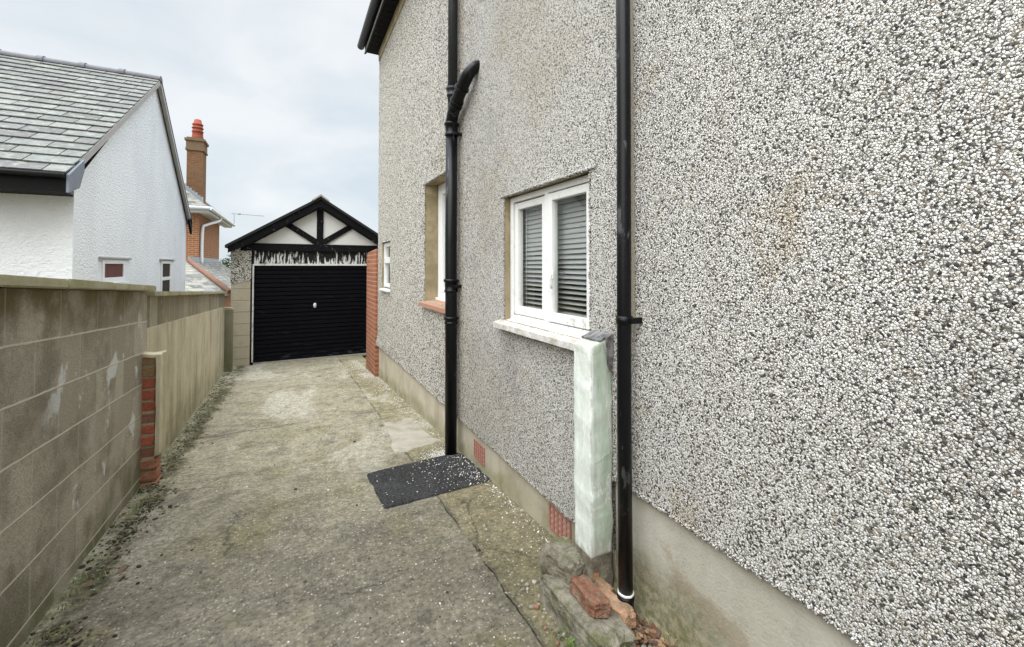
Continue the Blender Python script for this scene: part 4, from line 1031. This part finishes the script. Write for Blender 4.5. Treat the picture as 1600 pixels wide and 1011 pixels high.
m.lathe(pc, [(.215, 0), (.22, .12), (.205, .2), (.20, .36), (.225, .37), (.225, .39), (.19, .41), (.19, .52), (.225, .53), (.225, .55), (.19, .57), (.185, .68), (.215, .69), (.21, .71), (.17, .74), (.13, .90), (.11, .93)], 20); m.build('chimney_pot', 'terracotta_pot', ch_)
m = MB()
for k in range(7):
    xx = chx0 - .12 + k * .105; zz = z_e + (ev - xx) * .87 + .03
    m.box(xx, xx + .11, chy0 - .03, chy0 - .002, zz - .22, zz + .13 - .02 * (k % 2))
m.build('flashing', 'lead', ch_)
m = MB(); m.tube([(-4.0, 19.8, 2.55), (-4.0, 19.8, 2.85), (-3.93, 19.8, 2.95), (-3.80, 19.8, 2.95)], .05, 10); m.build('vent_pipe', 'upvc', bh)
# lean-to extension with its own hipped slates
A_, B_ = (-3.15, 18.3, .17), (-3.14, 25.0, .20); D_, C__ = (-1.75, 16.2, -.85), (-1.70, 25.0, -.78)
E_ = (-6.5, 18.3, .17); F_ = (-6.5, 16.2, -.85)
m = MB(); m.slab([A_, B_, C__, D_], (0, 0, -.08)); m.slab([A_, D_, F_, E_], (0, 0, -.08)); ext = m.build('extension_roof', 'far_slates', bh)
m = MB(); m.tube([Vector(A_) + Vector((0, 0, .03)), Vector(D_) + Vector((.03, -.03, .03))], .085, 10); m.build('hip_tiles', 'red_ridge', ext)
m = MB(); m.box(-6.5, bx + .02, 18.25, 20.0, .14, .21); m.box(bx - .02, bx + .03, 18.26, 24.98, .16, .34); m.build('flashing', 'lead', ext)
m = MB(); m.box(-6.4, -1.95, 16.5, 24.9, -3, -.90); m.build('extension_wall', 'neighbour_brick', bh)
aer = thing('tv_aerial', 'thin grey tv aerial on the eaves of the brick house', 'aerial', (-2.75, 26.9, 2.25))
m = MB(); m.tube([(-2.75, 26.9, 2.1), (-2.72, 26.9, 2.25), (-2.72, 26.9, 2.80)], .014, 8); m.build('mast', 'aerial_metal', aer)
m = MB(); m.tube([(-2.84, 26.9, 2.80), (-1.35, 26.9, 2.74)], .010, 8)
m.box(-2.54, -2.42, 26.86, 26.94, 2.76, 2.81)
for k in range(9):
    xx = -2.8 + k * .17; m.tube([(xx, 26.74, 2.795 - k * .007), (xx, 27.06, 2.795 - k * .007)], .006, 6)
m.build('boom', 'aerial_metal', aer)

# tree beyond
tree = thing('round_tree', 'dark green bushy tree showing between brick house and garage', 'tree', (-3.2, 38, -2.7))
m = MB(); m.tube([(-3.2, 38, -2.75), (-3.25, 38, -1.4), (-3.15, 38.1, -.2), (-3.2, 38, .5)], [.22, .17, .12, .05], 10)
for k in range(7):
    a = k * .9; m.tube([(-3.2, 38, -1.2 + k * .2), (-3.2 + cos(a) * .9, 38 + sin(a) * .9, -.4 + k * .16)], [.07, .02], 6)
m.build('trunk', 'soil', tree)
m = MB(); rr = random.Random(4)
lay = m.tints
for k in range(60):
    th, ph = rr.uniform(0, 2 * pi), rr.uniform(-.9, 1.3)
    c = Vector((-3.2 + 1.5 * cos(th) * cos(ph) * rr.uniform(.5, 1), 38 + 1.5 * sin(th) * cos(ph) * rr.uniform(.5, 1), -.4 + 1.15 * sin(ph)))
    tone = rr.uniform(.55, 1.4)
    for q in range(55):
        p = c + Vector((rr.gauss(0, .22), rr.gauss(0, .22), rr.gauss(0, .20))); s_ = rr.uniform(.05, .10)
        R = Matrix.Rotation(rr.uniform(0, 6), 3, Vector((rr.uniform(-1, 1), rr.uniform(-1, 1), rr.uniform(-1, 1))).normalized())
        vs = [m.bm.verts.new(p + R @ Vector(t)) for t in ((-s_, 0, 0), (0, s_ * .6, 0), (s_, 0, 0), (0, -s_ * .6, 0))]
        m.bm.faces.new(vs)
        for v in vs: v[lay] = (.045 * tone, .075 * tone, .03 * tone, 1)
m.build('crown', 'leaf', tree, recalc=False)

# ------------------------------------------------------------------ loose stuff on the ground
def scatter(name, label, cat, pts, mat, sizes, flat, cols, seed, shape='ico'):
    rr = random.Random(seed); m = MB(); lay = m.tints
    base = bmesh.new(); bmesh.ops.create_icosphere(base, subdivisions=1, radius=1); bv = [v.co.copy() for v in base.verts]; bf = [[v.index for v in f.verts] for f in base.faces]; base.free()
    for (x, y, z) in pts:
        s_ = rr.uniform(*sizes) * (1 if rr.random() < .85 else 1.6); c = rr.choice(cols); k = rr.uniform(.8, 1.15)
        R = Matrix.Rotation(rr.uniform(0, 6.3), 3, 'Z') @ Matrix.Rotation(rr.uniform(-.5, .5), 3, 'X')
        dg = (s_, s_ * rr.uniform(.5, .95), s_ * flat)
        if shape == 'ico':
            vs = [m.bm.verts.new(Vector((x, y, z + dg[2] * .5)) + R @ Vector((p.x * dg[0], p.y * dg[1], p.z * dg[2])) * rr.uniform(.85, 1.1)) for p in bv]
            for f in bf: m.bm.faces.new([vs[i] for i in f])
        else:
            cu = rr.uniform(.1, .5); L_ = s_
            vs = [m.bm.verts.new(Vector((x, y, z + .006)) + R @ Vector(t)) for t in ((-L_, 0, 0), (-L_ * .3, L_ * .4, cu * L_ * .5), (L_ * .4, L_ * .35, cu * L_), (L_, 0, cu * L_ * .6), (L_ * .4, -L_ * .35, cu * L_), (-L_ * .3, -L_ * .4, cu * L_ * .3))]
            m.bm.faces.new((vs[0], vs[1], vs[5])); m.bm.faces.new((vs[1], vs[2], vs[4], vs[5])); m.bm.faces.new((vs[2], vs[3], vs[4]))
        for v in vs: v[lay] = (c[0] * k, c[1] * k, c[2] * k, 1)
    o = m.build(name, mat, recalc=False); tag(o, label, cat, None, 'stuff'); return o
rr = random.Random(9); pts = []
def gp(x, y, e=0.0): return (x, y, drive_z(x, y) + e)
def on_tar(x, y): return .53 < x < 1.31 and 2.81 < y < 3.45
for k in range(1000):                                    # thin general scatter
    y = rr.uniform(.9, 9.9) ** 1.0; x = rr.uniform(-.85, 1.25)
    if rr.random() < .45: x = rr.uniform(.2, 1.25)
    if noise.noise(Vector((x * 1.6, y * 1.6, 4))) + rr.uniform(-.3, .3) < -.05: continue
    pts.append(gp(x, y, .012 if on_tar(x, y) else 0))
for k in range(3600):                                    # drifts along the house wall
    y = rr.uniform(1.7, 9.3); x = 1.295 - abs(rr.gauss(0, .085)) - (0 if y < 7.3 else .0)
    dens = .35 + .9 * max(0, noise.noise(Vector((y * 1.3, 2, 1)))) + (.9 if y > 6.2 else 0)
    if y > 7.35: x -= .06
    if rr.random() > dens: continue
    pts.append(gp(x, y, .012 if on_tar(x, y) else 0))
for k in range(230):                                     # spilt over the tarmac
    x = 1.30 - abs(rr.gauss(0, .26)); y = rr.uniform(2.80, 3.5)
    if x < .5: continue
    pts.append(gp(x, y, .013))
for k in range(420): pts.append(gp(rr.gauss(1.12, .07), rr.gauss(3.5, .07), .006))
for k in range(700):
    y = rr.uniform(7.0, 9.4); pts.append(gp(1.2 - abs(rr.gauss(0, .22)), y))
WHT = [(.78, .77, .74), (.70, .68, .64), (.80, .79, .78), (.62, .58, .52), (.45, .40, .33)]
scatter('fallen_chips', 'small white stone chips fallen from the pebbledash onto the drive', 'stone chips', pts, 'chips', (.0022, .0048), .55, WHT, 31)
pts = []
for k in range(1900):
    y = rr.uniform(1.2, 9.2) if rr.random() < .5 else rr.uniform(1.2, 4.0); x = lx(y) + (.125 if y < 3.9 else .07) + .04 * noise.noise(Vector((y * 2, 1, 3))) + rr.gauss(0, .03 if rr.random() < .7 else .09)
    x = max(x, lx(y) + .015)
    if noise.noise(Vector((x * 3, y * 1.8, 7))) + rr.uniform(-.25, .25) < -.10: continue
    pts.append(gp(x, y))
for k in range(60): pts.append(gp(rr.uniform(-.8, .9), rr.uniform(1.0, 6)))
scatter('soil_crumbs', 'dark soil crumbs and dead moss along the foot of the left wall', 'soil', pts, 'litter', (.0035, .011), .5, [(.035, .028, .02), (.05, .04, .027), (.045, .046, .022), (.08, .08, .036), (.11, .09, .06)], 33)
pts = [gp(rr.gauss(1.235, .035), rr.uniform(1.12, 1.50), .012 + rr.uniform(0, .02)) for k in range(240)] + [gp(rr.uniform(1.10, 1.29), rr.uniform(.95, 1.30), .02 + rr.uniform(0, .02)) for k in range(160)]
scatter('dry_leaves', 'brown dry leaves heaped round the foot of the black downpipe', 'leaves', pts, 'litter', (.010, .022), .3, [(.16, .08, .045), (.22, .12, .07), (.12, .06, .04), (.27, .17, .10), (.10, .065, .045)], 35, 'leaf')
pts = [gp(lx(y) + rr.uniform(.03, .25), y) for y in [rr.uniform(1.3, 8.5) for _ in range(150)]]
scatter('dead_leaves', 'scattered dead brown leaves beside the block wall', 'leaves', pts, 'litter', (.010, .020), .3, [(.09, .06, .045), (.13, .09, .06), (.17, .13, .085)], 36, 'leaf')
pts = [gp(rr.uniform(.93, 1.17), rr.uniform(1.12, 1.80)) for k in range(170)] + [gp(rr.gauss(1.19, .03), rr.uniform(1.2, 1.5), .02) for k in range(60)]
scatter('mortar_crumbs', 'grey and brown mortar crumbs broken off around the concrete kerb', 'rubble', pts, 'litter', (.004, .014), .7, [(.20, .18, .14), (.28, .25, .20), (.15, .13, .09), (.26, .14, .09), (.34, .32, .28)], 41)
# a bed of soil under the leaves
m = MB(); n = 22
g_ = [[m.bm.verts.new((1.10 + .2 * i / n, .7 + .82 * j / n, drive_z(1.1, .7 + .82 * j / n) + .004 + .020 * (i / n) + .012 * noise.noise(Vector((i * .5, j * .5, 2))))) for i in range(n + 1)] for j in range(n + 1)]
for j in range(n):
    for i in range(n): m.bm.faces.new((g_[j][i], g_[j][i + 1], g_[j + 1][i + 1], g_[j + 1][i])).smooth = True
tag(m.build('soil', 'soil'), kind='structure')
# grass blades
def blades(name, label, spots, seed, cols):
    rr = random.Random(seed); m = MB(); lay = m.tints
    for (x, y, n, h) in spots:
        for k in range(n):
            bx_, by_ = x + rr.gauss(0, .014), y + rr.gauss(0, .014); z = drive_z(bx_, by_) + .0
            a = rr.uniform(0, 6.3); l_ = h * rr.uniform(.5, 1.1); d_ = Vector((cos(a), sin(a), 0)); wv = Vector((-sin(a), cos(a), 0)) * .0022
            p0 = Vector((bx_, by_, z)); p1 = p0 + d_ * l_ * .25 + Vector((0, 0, l_ * .7)); p2 = p0 + d_ * l_ * .7 + Vector((0, 0, l_ * .85))
            vs = [m.bm.verts.new(q) for q in (p0 - wv, p0 + wv, p1 + wv * .8, p1 - wv * .8, p2)]
            m.bm.faces.new(vs[:4]); m.bm.faces.new((vs[3], vs[2], vs[4])); c = rr.choice(cols)
            for v in vs: v[lay] = (*c, 1)
    o = m.build(name, 'leaf', recalc=False); tag(o, label, 'grass', None, 'stuff')
GRN = [(.12, .19, .045), (.17, .23, .07), (.09, .14, .04)]; STRAW = [(.33, .27, .15), (.26, .21, .11)]
blades('grass_tuft', 'small green grass tuft growing beside the broken kerb', [(.955, 1.33, 30, .055), (.965, 1.38, 22, .05), (.97, 1.27, 20, .055), (.96, 1.44, 12, .035)], 2, GRN)
sp_ = []
for k in range(70):
    y = rr.uniform(1.3, 9); sp_.append((lx(y) + .03 + abs(rr.gauss(0, .06)), y, rr.randint(3, 9), rr.uniform(.02, .045)))
blades('wall_weeds', 'short weeds and moss along the foot of the left wall', sp_, 3, GRN + STRAW + [(.08, .09, .03)])
blades('dry_grass', 'dry straw stems among the leaves by the downpipe', [(1.26, 1.15, 8, .09), (1.22, 1.05, 8, .10), (1.27, 1.28, 5, .07)], 4, STRAW)
